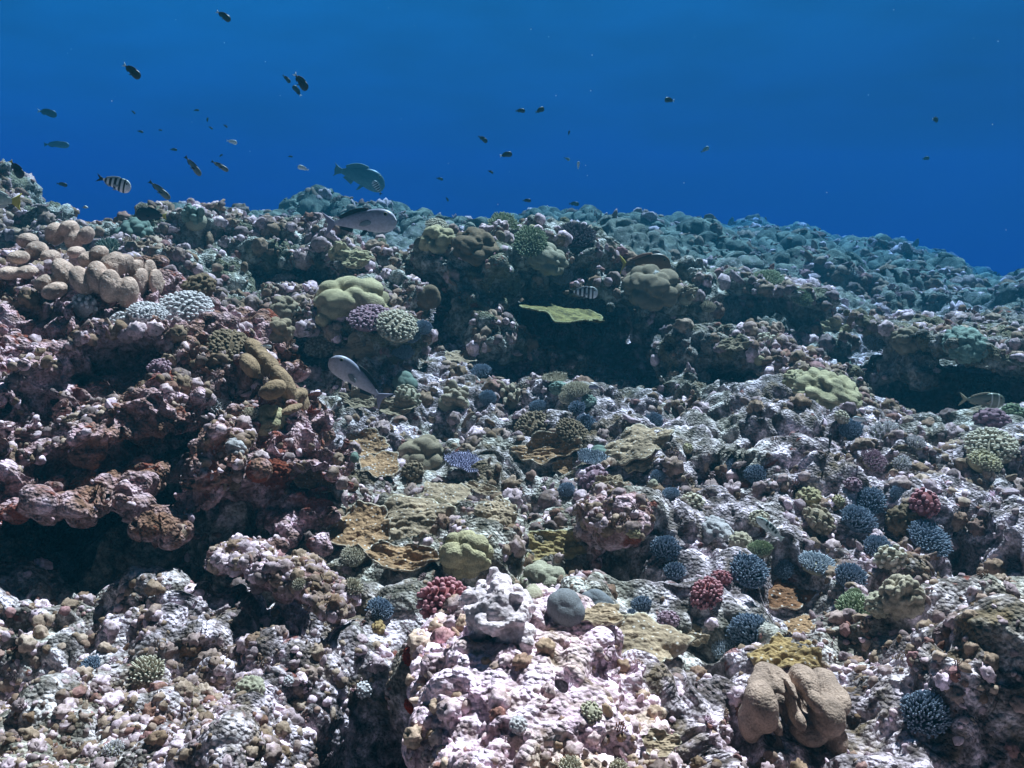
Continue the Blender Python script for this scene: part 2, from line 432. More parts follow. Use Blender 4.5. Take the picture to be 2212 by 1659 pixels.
def ell(px, py, D, rx, rz, ry, tx=0.0, tz=0.0):
    """ellipsoid at a pixel and distance; rx, rz in frame pixels, ry in metres, tz = roll in degrees, tx = pitch"""
    c = P(px, py, D); k = D / F
    R = np.array((Matrix.Rotation(math.radians(tz), 3, 'Y') @ Matrix.Rotation(math.radians(tx), 3, 'X')))
    return (np.array(c), np.array((rx * k, ry, rz * k)), R)
def sd_ell(G, e):
    c, r, R = e
    q = (G - c.astype(np.float32)) @ R.astype(np.float32)
    k0 = np.sqrt(((q / r) ** 2).sum(-1)); k1 = np.sqrt(((q / (r * r)) ** 2).sum(-1)) + 1e-6
    return (k0 * (k0 - 1) / k1).astype(np.float32)
def smin(a, b, k):
    h = np.clip(.5 + .5 * (b - a) / k, 0, 1)
    return b + (a - b) * h - k * h * (1 - h)

def make_mesh_sdf(adds, subs, h, k=.05, lump=.09, lumps=.30, pad=.12, zmin=None, seed=0, k2=None):
    lo = np.min([c - r.max() if 0 else c - np.abs(R) @ r for c, r, R in adds], 0) - pad
    hi = np.max([c + np.abs(R) @ r for c, r, R in adds], 0) + pad
    n = np.ceil((hi - lo) / h).astype(int) + 1
    ax = [lo[i] + h * np.arange(n[i]) for i in range(3)]
    G = np.stack(np.meshgrid(*ax, indexing='ij'), -1).astype(np.float32).reshape(-1, 3)
    S = None
    for e in adds:
        d = sd_ell(G, e); S = d if S is None else smin(S, d, k)
    if lump:
        band = np.where(np.abs(S) < lump * 2.2 + 2 * h)[0]
        g = G[band]; w = warp(g, lumps * .8, lumps * .3, seed)
        S[band] -= lump * (lobes(w / lumps, seed + 5) - .45) + lump * .45 * (lobes(w / (lumps * .42), seed + 6) - .4)
    if lump:
        S[band] += lump * .55 * fbm(g / (lumps * .5), seed + 9, 3) + lump * .9 * np.clip(lobes(w / (lumps * .75) + 4.4, seed + 8) - .62, 0, 1) / .38
    for e in subs:
        d = sd_ell(G, e); S = -smin(-S, d, .04)
    S = S.reshape(n)
    S[0], S[-1], S[:, 0], S[:, -1], S[:, :, 0], S[:, :, -1] = 1, 1, 1, 1, 1, 1
    return surface_nets(S, lo, h)

def subdivided(me, lv):
    if lv == 0: return me
    o = bpy.data.objects.new('tmp', me); COL.objects.link(o)
    md_ = o.modifiers.new('s', 'SUBSURF'); md_.levels = lv; md_.render_levels = lv; md_.subdivision_type = 'CATMULL_CLARK'
    dg = bpy.context.evaluated_depsgraph_get()
    m2 = bpy.data.meshes.new_from_object(o.evaluated_get(dg))
    bpy.data.objects.remove(o); bpy.data.meshes.remove(me)
    m2.polygons.foreach_set('use_smooth', np.ones(len(m2.polygons), bool))
    return m2

def setco(me, v):
    me.vertices.foreach_set('co', np.ascontiguousarray(v, dtype=np.float32).ravel()); me.update()

def outcrop(name, label, adds, subs=(), h=.03, lv=1, mat='reef', lump=.09, lumps=.30, k=.06, rough=1.0, seed=0, cat='reef outcrop', fine=True, group=None, pad=.12):
    if not QUALITY: lv = max(0, lv - 1)
    V, Q = make_mesh_sdf([ell(*a) for a in adds], [ell(*a) for a in subs], h, k, lump, lumps, seed=seed, pad=pad)
    me = subdivided(mesh_np(name, V, Q), lv)
    v = verts(me); n = vnormals(me)
    setco(me, v + n * rubble_disp(v, rough=rough, fine=fine, macro=.35)[:, None])
    me.materials.append(M[mat])
    # origin at the base
    c = np.array([v[:, 0].mean(), v[:, 1].mean(), v[:, 2].min()])
    o = obj(name, me)
    me.transform(Matrix.Translation(Vector(-c))); o.location = Vector(c)
    tag(o, label, cat, group)
    return o
# ------------------------------------------------------------------ build ground and outcrops
seabed = build_seabed()

outcrop('reef_outcrop', 'large sunlit pinkish reef slope on the left with dark hollows under its ledges', [
 (120,880,4.25,420,290,.80), (60,665,4.55,270,105,.55), (-250,720,4.3,250,140,.8), (250,650,4.4,140,65,.4), (450,800,4.1,180,105,.50), (600,925,3.75,110,90,.38), (565,1000,3.5,140,50,.35),
 (680,1040,3.25,80,26,.30,12,6), (465,1000,3.1,72,70,.20), (110,1055,3.05,210,34,.35), (40,950,3.25,170,50,.35), (-200,1000,3.2,200,80,.4), (350,1135,2.85,40,34,.12), (310,865,3.5,140,60,.3,0,10),
 (230,730,3.85,130,45,.3), (90,790,3.6,110,50,.3), (560,1115,3.25,150,22,.2), (380,720,4.1,90,55,.3), (230,925,3.3,90,40,.25)],
 subs=[(210,805,3.4,90,64,.55,0,8), (320,1000,3.0,115,44,.5,0,5), (600,1135,2.9,145,70,.6), (110,1185,2.85,350,82,.75), (450,1190,2.85,110,56,.5), (410,910,3.2,50,22,.25,0,20)],
 h=.021, lv=2, lump=.075, lumps=.17, seed=3, mat='reef')

outcrop('reef_ledge', 'low rubble ledge lying in front of the dark cave below the left slope', [
 (540,1215,2.75,85,22,.10,0,12),(640,1240,2.65,70,24,.10,0,10),(720,1290,2.55,60,22,.12,0,15)], h=.016, lv=1, lump=.03, lumps=.12, seed=4, mat='reef', rough=.7)

outcrop('reef_rock', 'bright pinkish white coralline rock in the foreground, beside the black crevice', [
 (1160,1480,1.84,225,125,.30,0,-4), (1140,1640,1.58,200,110,.26), (975,1395,2.02,80,46,.18,0,-20), (1300,1610,1.66,130,70,.22), (1010,1560,1.70,85,85,.16), (1000,1500,1.9,60,110,.12)],
 subs=[(1060,1590,1.44,30,36,.14,0,20),(1010,1490,1.60,40,20,.18,0,20),(1130,1640,1.38,26,22,.10)],
 h=.013, lv=2, lump=.035, lumps=.12, seed=7, mat='reef_bright', rough=.50)

outcrop('reef_peak', 'pale green-grey reef peak at the left edge against open water', [
 (-60,470,7.2,120,115,.7), (45,478,7.0,58,50,.4), (5,420,7.1,44,60,.4), (118,458,6.9,48,9,.2,0,4), (50,515,6.9,110,25,.5)], h=.05, lv=1, lump=.10, lumps=.30, seed=12, mat='reef_mid', rough=1.1)

outcrop('reef_ridge', 'long knobbly grey reef ridge standing against the blue water', [
 (460,565,7.0,225,92,.7), (355,520,6.8,80,58,.5), (440,500,6.8,90,50,.4), (620,565,7.0,150,72,.6), (240,545,7.2,100,40,.5), (790,585,6.6,85,46,.4), (700,530,6.9,60,40,.4)],
 subs=[(580,612,6.2,170,36,.65), (770,630,6.1,90,24,.35)], h=.045, lv=1, lump=.10, lumps=.22, seed=14, mat='reef_mid', rough=1.25)

outcrop('reef_slope', 'grey-green rubble slope between the tan lobed coral and the ridge', [
 (400,620,5.9,130,75,.5), (330,580,6.2,120,50,.4), (470,700,5.4,90,45,.35), (180,520,6.4,90,40,.4)], h=.04, lv=1, lump=.07, lumps=.25, seed=15, mat='reef_mid')

outcrop('reef_terrace', 'coral covered terrace below the long ridge', [
 (700,690,5.7,150,55,.45,0,5), (820,650,6.0,110,45,.4), (600,680,5.8,70,45,.35), (850,720,5.5,80,40,.3)],
 subs=[(630,772,5.2,110,40,.55)], h=.035, lv=1, lump=.06, lumps=.2, seed=16, mat='reef_mid')

outcrop('reef_bommie', 'tall dark sided reef block above the black cave', [
 (1010,590,6.5,110,80,.45), (930,570,6.6,50,55,.3), (1130,560,7.0,150,72,.6), (1240,560,7.2,110,60,.6), (1420,640,6.9,110,55,.5), (1330,620,6.9,150,32,.7), (1010,690,6.1,60,55,.25), (1070,740,5.9,62,45,.25),
 (1330,745,7.7,300,160,.3), (1490,640,6.8,60,55,.4)],
 subs=[(1320,730,6.6,210,78,.8)], h=.04, lv=1, lump=.10, lumps=.27, seed=18, mat='reef_mid')

outcrop('reef_shelf', 'flat reef shelf overhanging a black hollow behind the right ridge', [
 (1650,618,7.9,125,16,.95,0,12), (1740,680,7.6,80,35,.4,0,30), (1660,690,8.9,170,80,.3), (1770,740,7.0,60,28,.3)], h=.045, lv=1, lump=.07, lumps=.3, seed=20, mat='reef_mid', rough=.8)

outcrop('reef_ridge', 'broken ridge of rubble running down to the right of the black cave', [
 (1490,760,5.9,65,45,.3), (1620,770,5.8,110,50,.4,0,12), (1760,830,5.4,110,45,.35,0,18), (1880,885,5.1,80,26,.28,0,12), (1480,830,5.6,60,30,.25), (1560,880,5.1,110,22,.25), (1680,890,5.0,80,24,.22)],
 subs=[(1640,880,5.0,60,26,.22),(1560,830,5.3,50,22,.2)], h=.032, lv=1, lump=.08, lumps=.2, seed=22, mat='reef_right')

outcrop('reef_shelf', 'reef shelf at the right edge roofing a wide black cave', [
 (2070,742,6.05,190,20,.95,0,10), (2240,765,6.0,150,26,.95,0,8), (2190,715,6.5,130,20,.6), (1950,720,6.6,70,30,.4), (2110,850,7.2,330,110,.3), (1960,800,5.8,40,50,.3)],
 subs=[(2130,850,5.8,200,66,1.0)], h=.035, lv=1, lump=.07, lumps=.22, seed=24, mat='reef_right')

outcrop('reef_rock', 'rounded grey rock over a black hole beside the olive plate coral', [
 (1320,1115,3.10,62,36,.16), (1355,1125,3.05,40,30,.14), (1275,1165,3.15,14,50,.1)], h=.016, lv=1, lump=.03, lumps=.1, seed=26, mat='reef', rough=.6, pad=.08)

# ------------------------------------------------------------------ haze: the water itself
def haze():
    lo = Vector((-36, -3, -9)); hi = Vector((36, 48, 2.6))
    V = [(x, y, z) for x in (lo.x, hi.x) for y in (lo.y, hi.y) for z in (lo.z, hi.z)]
    Q = np.array([(0, 1, 3, 2), (4, 6, 7, 5), (0, 4, 5, 1), (2, 3, 7, 6), (0, 2, 6, 4), (1, 5, 7, 3)])
    m = bpy.data.materials.new('sea_water_haze'); m.use_nodes = True; t = m.node_tree; t.nodes.clear()
    o = t.nodes.new('ShaderNodeOutputMaterial'); v = t.nodes.new('ShaderNodeVolumePrincipled')
    v.inputs['Color'].default_value = (.006, .042, .067, 1)
    v.inputs['Density'].default_value = HAZE
    v.inputs['Absorption Color'].default_value = (0, .27, .80, 1)
    v.inputs['Anisotropy'].default_value = .2
    t.links.new(v.outputs[0], o.inputs['Volume'])
    ob = obj('haze', mesh_np('haze', np.array(V, float), Q, m, smooth=False)); tag(ob, kind='stuff')
HAZE = .100
def ico(sub):
    import bmesh
    bm = bmesh.new(); bmesh.ops.create_icosphere(bm, subdivisions=sub, radius=1.0)
    V = np.array([v.co[:] for v in bm.verts], np.float32); Fa = np.array([[v.index for v in f.verts] for f in bm.faces]); bm.free()
    return V, Fa
ICO = {k: ico(k) for k in (1, 2, 3, 4, 5)}
# ------------------------------------------------------------------ coral materials
def coral_mat(name, base, tip, scale=60, bump=.004, speck=0.0, vary=.35, rim=None):
    m, t, b = newmat(name)
    tcn = N(t, 'ShaderNodeTexCoord'); co = tcn.outputs['Object']
    geo = N(t, 'ShaderNodeNewGeometry')
    at = N(t, 'ShaderNodeAttribute', attribute_name='tip')
    n1 = noise_node(t, geo.outputs['Position'], 14, 3, .6, .3)
    n2 = noise_node(t, geo.outputs['Position'], scale * 1.3, 2, .6)
    lo = tuple(c * (1 - vary) for c in base); hi = tuple(min(1, c * (1 + vary)) for c in base)
    c = ramp(t, n1.outputs[0], [(.35, lo), (.5, base), (.66, hi)]).outputs[0]
    c = mixc(t, at.outputs['Fac'], c, tip)
    c = mixc(t, .7, c, ramp(t, n2.outputs[0], [(.38, (.72, .7, .66)), (.58, (1.12, 1.12, 1.12))]).outputs[0], 'MULTIPLY')
    v = N(t, 'ShaderNodeTexVoronoi'); v.inputs['Scale'].default_value = scale; t.links.new(geo.outputs['Position'], v.inputs['Vector'])
    if speck:
        v2 = N(t, 'ShaderNodeTexVoronoi'); v2.inputs['Scale'].default_value = 48; t.links.new(geo.outputs['Position'], v2.inputs['Vector'])
        sp = ramp(t, v2.outputs['Distance'], [(.12, speck), (.24, 0.0)]).outputs[0]
        c = mixc(t, sp, c, (.78, .74, .70))
    t.links.new(c, b.inputs['Base Color'])
    sb = N(t, 'ShaderNodeMath', operation='SUBTRACT'); t.links.new(n2.outputs[0], sb.inputs[0]); t.links.new(v.outputs['Distance'], sb.inputs[1])
    bp = N(t, 'ShaderNodeBump'); bp.inputs['Strength'].default_value = .6; bp.inputs['Distance'].default_value = bump
    t.links.new(sb.outputs[0], bp.inputs['Height']); t.links.new(bp.outputs[0], b.inputs['Normal'])
    return m
CM = {
 'blue': coral_mat('blue_coral_skin', (.10, .125, .175), (.27, .33, .42), 120, .002),
 'palebl': coral_mat('pale_blue_coral_skin', (.20, .24, .30), (.50, .54, .60), 120, .002),
 'lav': coral_mat('lavender_coral_skin', (.17, .16, .25), (.42, .40, .55), 120, .002),
 'pink': coral_mat('pink_coral_skin', (.26, .085, .09), (.50, .24, .27), 160, .002, vary=.2),
 'mauve': coral_mat('mauve_coral_skin', (.22, .13, .16), (.44, .30, .36), 160, .002, vary=.2),
 'cream': coral_mat('cream_coral_skin', (.32, .27, .20), (.68, .62, .50), 140, .002),
 'white': coral_mat('white_tipped_coral_skin', (.40, .37, .38), (.78, .74, .76), 140, .002),
 'brown': coral_mat('brown_coral_skin', (.15, .105, .065), (.27, .205, .14), 110, .003),
 'tan': coral_mat('tan_coral_skin', (.26, .205, .14), (.38, .31, .23), 150, .002, vary=.15),
 'beige': coral_mat('beige_coral_skin', (.33, .30, .22), (.46, .42, .32), 150, .002, vary=.15),
 'olive': coral_mat('olive_coral_skin', (.32, .235, .11), (.42, .40, .26), 90, .005),
 'yellow': coral_mat('yellow_coral_skin', (.40, .34, .20), (.50, .45, .31), 130, .004, vary=.3),
 'ochre': coral_mat('ochre_coral_skin', (.30, .20, .09), (.44, .33, .18), 90, .005, speck=.5),
 'green': coral_mat('green_coral_skin', (.16, .20, .12), (.34, .38, .24), 120, .003),
 'turq': coral_mat('turquoise_coral_skin', (.20, .27, .23), (.34, .44, .38), 90, .003),
 'grey': coral_mat('grey_coral_skin', (.16, .165, .18), (.22, .23, .25), 220, .001, vary=.08),
 'greyg': coral_mat('grey_green_coral_skin', (.14, .19, .16), (.20, .26, .22), 220, .001, vary=.10),
 'plate': coral_mat('brown_plate_skin', (.30, .18, .10), (.50, .44, .36), 80, .006, speck=.75),
 'plateo': coral_mat('olive_plate_skin', (.32, .235, .16), (.50, .44, .34), 80, .006, speck=.6),
 'rust': coral_mat('rusty_plate_skin', (.23, .11, .055), (.46, .36, .28), 80, .006, speck=.8),
 'leather': coral_mat('leather_coral_skin', (.31, .22, .175), (.42, .33, .27), 150, .004, vary=.35),
 'eggs': coral_mat('egg_lobe_skin', (.46, .32, .26), (.58, .46, .38), 110, .004, vary=.35, speck=.35),
 'leaf': coral_mat('leafy_coral_skin', (.27, .18, .11), (.46, .38, .28), 110, .004, vary=.35),
 'ygplate': coral_mat('yellow_green_plate_skin', (.15, .135, .05), (.32, .32, .18), 50, .014, vary=.6),
 'rustsp': coral_mat('rust_sponge_skin', (.13, .03, .015), (.18, .05, .03), 90, .006),
 'redsp': coral_mat('red_sponge_skin', (.30, .03, .012), (.42, .07, .03), 90, .006),
 'rock': coral_mat('pitted_rock_skin', (.62, .52, .55), (.78, .70, .74), 70, .008),
 'dark': coral_mat('dark_coral_skin', (.07, .06, .07), (.16, .14, .16), 120, .003),
}

# ------------------------------------------------------------------ coral shapes (unit radius, growing along +Z)
def branchset(B, Dn, L, r0, r1, sides=7, bend=None, seed=0, knob=0.0, tippow=3.0):
    """many tapered round-tipped branches in one mesh"""
    t = np.array([0, .3, .6, .8, .92, .98, 1.0]); rn = np.array([1, 1, 1, .97, .78, .42, .03])
    m = len(B); k = len(t)
    Dn = Dn / np.linalg.norm(Dn, axis=1, keepdims=True)
    r_ = np.tile(np.array([[.31, .77, .21]]), (m, 1)); x = np.cross(r_, Dn); x /= np.linalg.norm(x, axis=1, keepdims=True); y = np.cross(Dn, x)
    rad = (r0[:, None] + (r1 - r0)[:, None] * t[None]) * rn[None]
    if knob: rad = rad * (1 + knob * np.sin(t[None] * 9 + np.arange(m)[:, None]))
    cen = B[:, None] + Dn[:, None] * (L[:, None] * t[None])[..., None]
    if bend is not None: cen = cen + bend[:, None] * (L[:, None] * t[None] ** 2)[..., None]
    an = np.arange(sides) * 2 * math.pi / sides
    V = cen[:, :, None] + rad[:, :, None, None] * (np.cos(an)[None, None, :, None] * x[:, None, None] + np.sin(an)[None, None, :, None] * y[:, None, None])
    V = V.reshape(-1, 3)
    i = np.arange(m)[:, None, None] * k * sides + np.arange(k - 1)[None, :, None] * sides
    j = np.arange(sides)[None, None, :]; j2 = (j + 1) % sides
    Q = np.stack([i + j, i + j2, i + sides + j2, i + sides + j], -1).reshape(-1, 4)
    tip = np.repeat(np.tile(t ** tippow, m), sides)
    return V, Q, tip
def merge(*parts):
    V, F4, T, off = [], {}, [], 0
    for v, f, tp in parts:
        V.append(v); T.append(tp if not np.isscalar(tp) else np.full(len(v), tp))
        for q in (f if isinstance(f, list) else [f]):
            F4.setdefault(q.shape[1], []).append(q + off)
        off += len(v)
    return np.concatenate(V), [np.concatenate(q) for q in F4.values()], np.concatenate(T)
def dome_dirs(n, amax, rg, jit=.35):
    i = np.arange(n) + .5
    ph = np.arccos(1 - (1 - math.cos(amax)) * i / n); th = math.pi * (1 + 5 ** .5) * i
    d = np.stack([np.sin(ph) * np.cos(th), np.sin(ph) * np.sin(th), np.cos(ph)], 1)
    d += rg.normal(0, jit / math.sqrt(n), (n, 3)); return d / np.linalg.norm(d, axis=1, keepdims=True)
def blobV(sub, sx=1, sy=1, sz=1):
    V, Fa = ICO[sub]; return V * np.array([sx, sy, sz]), Fa

def s_acropora(rg, n=120, amax=1.35, h=.8, r=.04, hi=True):
    d = dome_dirs(n, amax, rg, .5)
    surf = d * np.array([1, 1, h]) * (1 + rg.normal(0, .05, (n, 1)))
    B = d * np.array([.66, .66, .0]) + np.array([0, 0, .02]); v = surf - B; L = np.linalg.norm(v, axis=1)
    V1 = branchset(B, v, L, np.full(n, r * 1.1), np.full(n, r * .95), 7, bend=np.tile([0, 0, .12], (n, 1)))
    # side twigs near the tips
    k = n if hi else n // 2
    ii = rg.integers(0, n, k); u = v / L[:, None]
    tw = u[ii] + rg.normal(0, .38, (k, 3))
    V2 = branchset(B[ii] + v[ii] * .62, tw, L[ii] * rg.uniform(.28, .40, k), np.full(k, r * .9), np.full(k, r * .8), 6)
    bv, bf = blobV(3, .72, .72, .30); bv = bv * (1 + .25 * lobes(bv * 3, 3))[:, None]
    return {'branches': merge(V1, V2), 'base': merge((bv, bf, 0.0))}
def s_table(rg, n=260, h=.35, r=.032, tilt=0):
    # plate
    na, nr = 64, 12
    th = np.linspace(0, 2 * math.pi, na, endpoint=False); out = 1 + .08 * np.sin(3 * th + rg.uniform(0, 6)) + .05 * np.sin(7 * th + rg.uniform(0, 6)) + .03 * np.sin(13 * th)
    rr = np.linspace(.02, 1, nr)
    X = rr[:, None] * out[None] * np.cos(th); Y = rr[:, None] * out[None] * np.sin(th); Z = h + .07 * rr[:, None] ** 2 + .02 * np.sin(5 * th)[None] * rr[:, None]
    top = np.stack([X, Y, Z], -1).reshape(-1, 3); bot = top - np.array([0, 0, .05]); bot[:, 2] -= (.08 * (1 - np.repeat(rr, na)))
    i = np.arange(na * nr).reshape(nr, na); j = np.roll(i, -1, 1)
    Q1 = np.stack([i[:-1], j[:-1], j[1:], i[1:]], -1).reshape(-1, 4); o = na * nr
    Q2 = (Q1 + o)[:, ::-1]; Q3 = np.stack([i[-1], j[-1], j[-1] + o, i[-1] + o], -1)
    rim = np.r_[np.repeat(rr ** 8, na), np.repeat(rr ** 8, na)]
    plate = (np.r_[top, bot], np.r_[Q1, Q2, Q3], rim * .8)
    a = np.sqrt(rg.random(n)) ; t = rg.uniform(0, 2 * math.pi, n)
    i_ = np.arange(n) + .5; a = np.sqrt(i_ / n); t = math.pi * (1 + 5 ** .5) * i_
    oo = np.interp(t % (2 * math.pi), th, out)
    B = np.stack([a * oo * np.cos(t), a * oo * np.sin(t), h + .07 * a ** 2 - .02], 1)
    dr = np.stack([np.cos(t) * a * .55, np.sin(t) * a * .55, np.ones(n)], 1) + rg.normal(0, .18, (n, 3))
    br = branchset(B, dr, rg.uniform(.10, .17, n), np.full(n, r), np.full(n, r * .75), 6)
    st = branchset(np.array([[0, 0, -.1]]), np.array([[0, 0, 1.]]), np.array([h + .08]), np.array([.30]), np.array([.30]), 12)
    return {'plate': merge(plate), 'branchlets': merge(br), 'stalk': merge((st[0], st[1], 0.0))}
def s_knob(rg, n=70, amax=1.6, h=.85, r=.115, l=.34, sq=1.0, jit=.6):
    d = dome_dirs(n, amax, rg, jit); S = np.array([1, 1 * sq, h])
    L = l * rg.uniform(.75, 1.2, n)
    B = d * S * (1 - l); K = branchset(B, d * S, L, np.full(n, r * .8), r * rg.uniform(.85, 1.15, n), 9, tippow=2.0)
    bv, bf = blobV(3); bv = bv * S * (1 - l * .75); bv = bv * (1 + .1 * lobes(bv * 3, 3))[:, None]
    return {'knobs': merge(K), 'core': merge((bv, bf, 0.0))}
def s_finger(rg, n=26, amax=1.2, h=.9, r=.13):
    d = dome_dirs(n, amax, rg, 1.0); S = np.array([1, 1, h])
    B = d * S * .25; L = .72 * rg.uniform(.7, 1.15, n)
    dr = d + np.array([0, 0, .55])
    K1 = branchset(B, dr, L, np.full(n, r), r * rg.uniform(.75, 1.15, n), 10, knob=.16, tippow=2.5)
    k = n; ii = rg.integers(0, n, k)
    K2 = branchset(B[ii] + (dr / np.linalg.norm(dr, axis=1, keepdims=True))[ii] * (L[ii] * .5)[:, None], d[ii] + rg.normal(0, .6, (k, 3)), L[ii] * .42, np.full(k, r * .85), np.full(k, r * .8), 8, knob=.1, tippow=2.5)
    bv, bf = blobV(3, .6, .6, .35)
    return {'fingers': merge(K1, K2), 'base': merge((bv, bf, 0.0))}
def s_massive(rg, lump=.10, sc_=1.2, h=.8, fine=.0, s=0):
    V, Fa = blobV(5); d = 1 + lump * 2 * (lobes(V * sc_ + s * 3.7, s) - .5) + .04 * vnoise(V * 3 + s, s + 1)
    if fine: d = d + fine * lobes(V * sc_ * 2.7 + s, s + 2)
    V = V * d[:, None] * np.array([1, 1, h]); return {'': merge((V, Fa, np.clip(V[:, 2], 0, 1) * 0.3))}
def s_lobed(rg, s=0, h=.75, sc_=1.5, a=.75):
    V, Fa = blobV(5); l = lobes(warp(V * sc_, .9, .25, s) + s * 3.7, s)
    d = .62 + a * l ** .75
    V = V * (d + .05 * lobes(V * 5.5 + s, s + 2) + .05 * fbm(V * 4, s + 8, 3))[:, None] * np.array([1, 1, h]); return {'': merge((V, Fa, np.clip(l - .6, 0, 1) * .6))}
def s_plate(rg, s=0, bump=.075, cup=.12, lob=.30, asp=1.0, thick=.06):
    na, nr = 128, 34
    th = np.linspace(0, 2 * math.pi, na, endpoint=False)
    cs = np.stack([np.cos(th), np.sin(th), np.full(na, s * 1.7)], 1)
    out = 1 + lob * (1.6 * fbm(cs * 1.5 + s * 5.1, s, 3)) + .05 * np.sin(9 * th + s) ; out = out / out.mean()
    rr = np.linspace(.01, 1, nr)
    X = rr[:, None] * out[None] * np.cos(th); Y = rr[:, None] * out[None] * np.sin(th) * asp
    p = np.stack([X, Y, np.full_like(X, s * .9)], -1).reshape(-1, 3)
    z = cup * np.repeat(rr ** 2.5, na) + bump * 1.6 * fbm(p * 2.3, s + 3, 3) + bump * .8 * lobes(p * 5, s + 4) + .09 * np.repeat(rr ** 2, na) * np.tile(np.sin(4 * th + s) + .6 * np.sin(7 * th + 2 * s), nr) * .8
    top = p.copy(); top[:, 2] = z; R_ = np.repeat(rr, na)
    bot = top.copy(); bot[:, 2] -= thick * (1 + 1.5 * (1 - R_)); bot[:, :2] *= .985
    i = np.arange(na * nr).reshape(nr, na); j = np.roll(i, -1, 1)
    Q1 = np.stack([i[:-1], j[:-1], j[1:], i[1:]], -1).reshape(-1, 4); o = na * nr
    Q2 = (Q1 + o)[:, ::-1]; Q3 = np.stack([i[-1], j[-1], j[-1] + o, i[-1] + o], -1)
    rim = np.clip((R_ - .93) / .05, 0, 1) * .8
    return {'': merge((np.r_[top, bot], np.r_[Q1, Q2, Q3], np.r_[rim, rim * 0]))}
KINDS = {
 'acro': (s_acropora, dict(n=210, r=.050), 'staghorn_coral', 'branching coral'),
 'acrof': (s_acropora, dict(n=230, amax=1.3, h=.55, r=.042), 'staghorn_coral', 'branching coral'),
 'acros': (s_acropora, dict(n=85, amax=1.35, h=.75, r=.06, hi=False), 'staghorn_coral', 'branching coral'),
 'table': (s_table, {}, 'table_coral', 'table coral'),
 'knob': (s_knob, dict(n=95, r=.098), 'cauliflower_coral', 'knobby coral'),
 'knobs': (s_knob, dict(n=34, r=.15, l=.30), 'cauliflower_coral', 'knobby coral'),
 'knobf': (s_knob, dict(n=150, r=.07, l=.20, h=.55, amax=1.45), 'cauliflower_coral', 'knobby coral'),
 'finger': (s_finger, {}, 'finger_coral', 'finger coral'),
 'fingers': (s_finger, dict(n=14, r=.17, amax=1.1), 'finger_coral', 'finger coral'),
 'dome': (s_massive, dict(lump=.13, sc_=.9), 'boulder_coral', 'boulder coral'),
 'bump': (s_lobed, {}, 'lobed_coral', 'lobed coral'),
 'bumpf': (s_lobed, dict(sc_=2.6, a=.5), 'lobed_coral', 'lobed coral'),
 'plate': (s_plate, {}, 'plate_coral', 'plate coral'),
 'crust': (s_plate, dict(bump=.09, cup=-.10, thick=.05), 'encrusting_coral', 'encrusting coral'),
 'sponge': (s_lobed, dict(sc_=3.2, a=.6, h=.6), 'sponge', 'sponge'),
}
_cache = {}
def shape(kind, var):
    k = (kind, var)
    if k not in _cache:
        fn, kw, _, _ = KINDS[kind]; kw = dict(kw)
        if 's' in fn.__code__.co_varnames[:fn.__code__.co_argcount]: kw.setdefault('s', var * 3 + 1)
        _cache[k] = fn(np.random.default_rng(100 + var), **kw)
    return _cache[k]
_mcache = {}
def part_mesh(kind, var, part, mat):
    k = (kind, var, part, mat)
    if k not in _mcache:
        V, Fs, T = shape(kind, var)[part]
        _mcache[k] = mesh_np(KINDS[kind][2] + ('_' + part if part else ''), V, Fs, CM[mat], attrs={'tip': T})
    return _mcache[k]

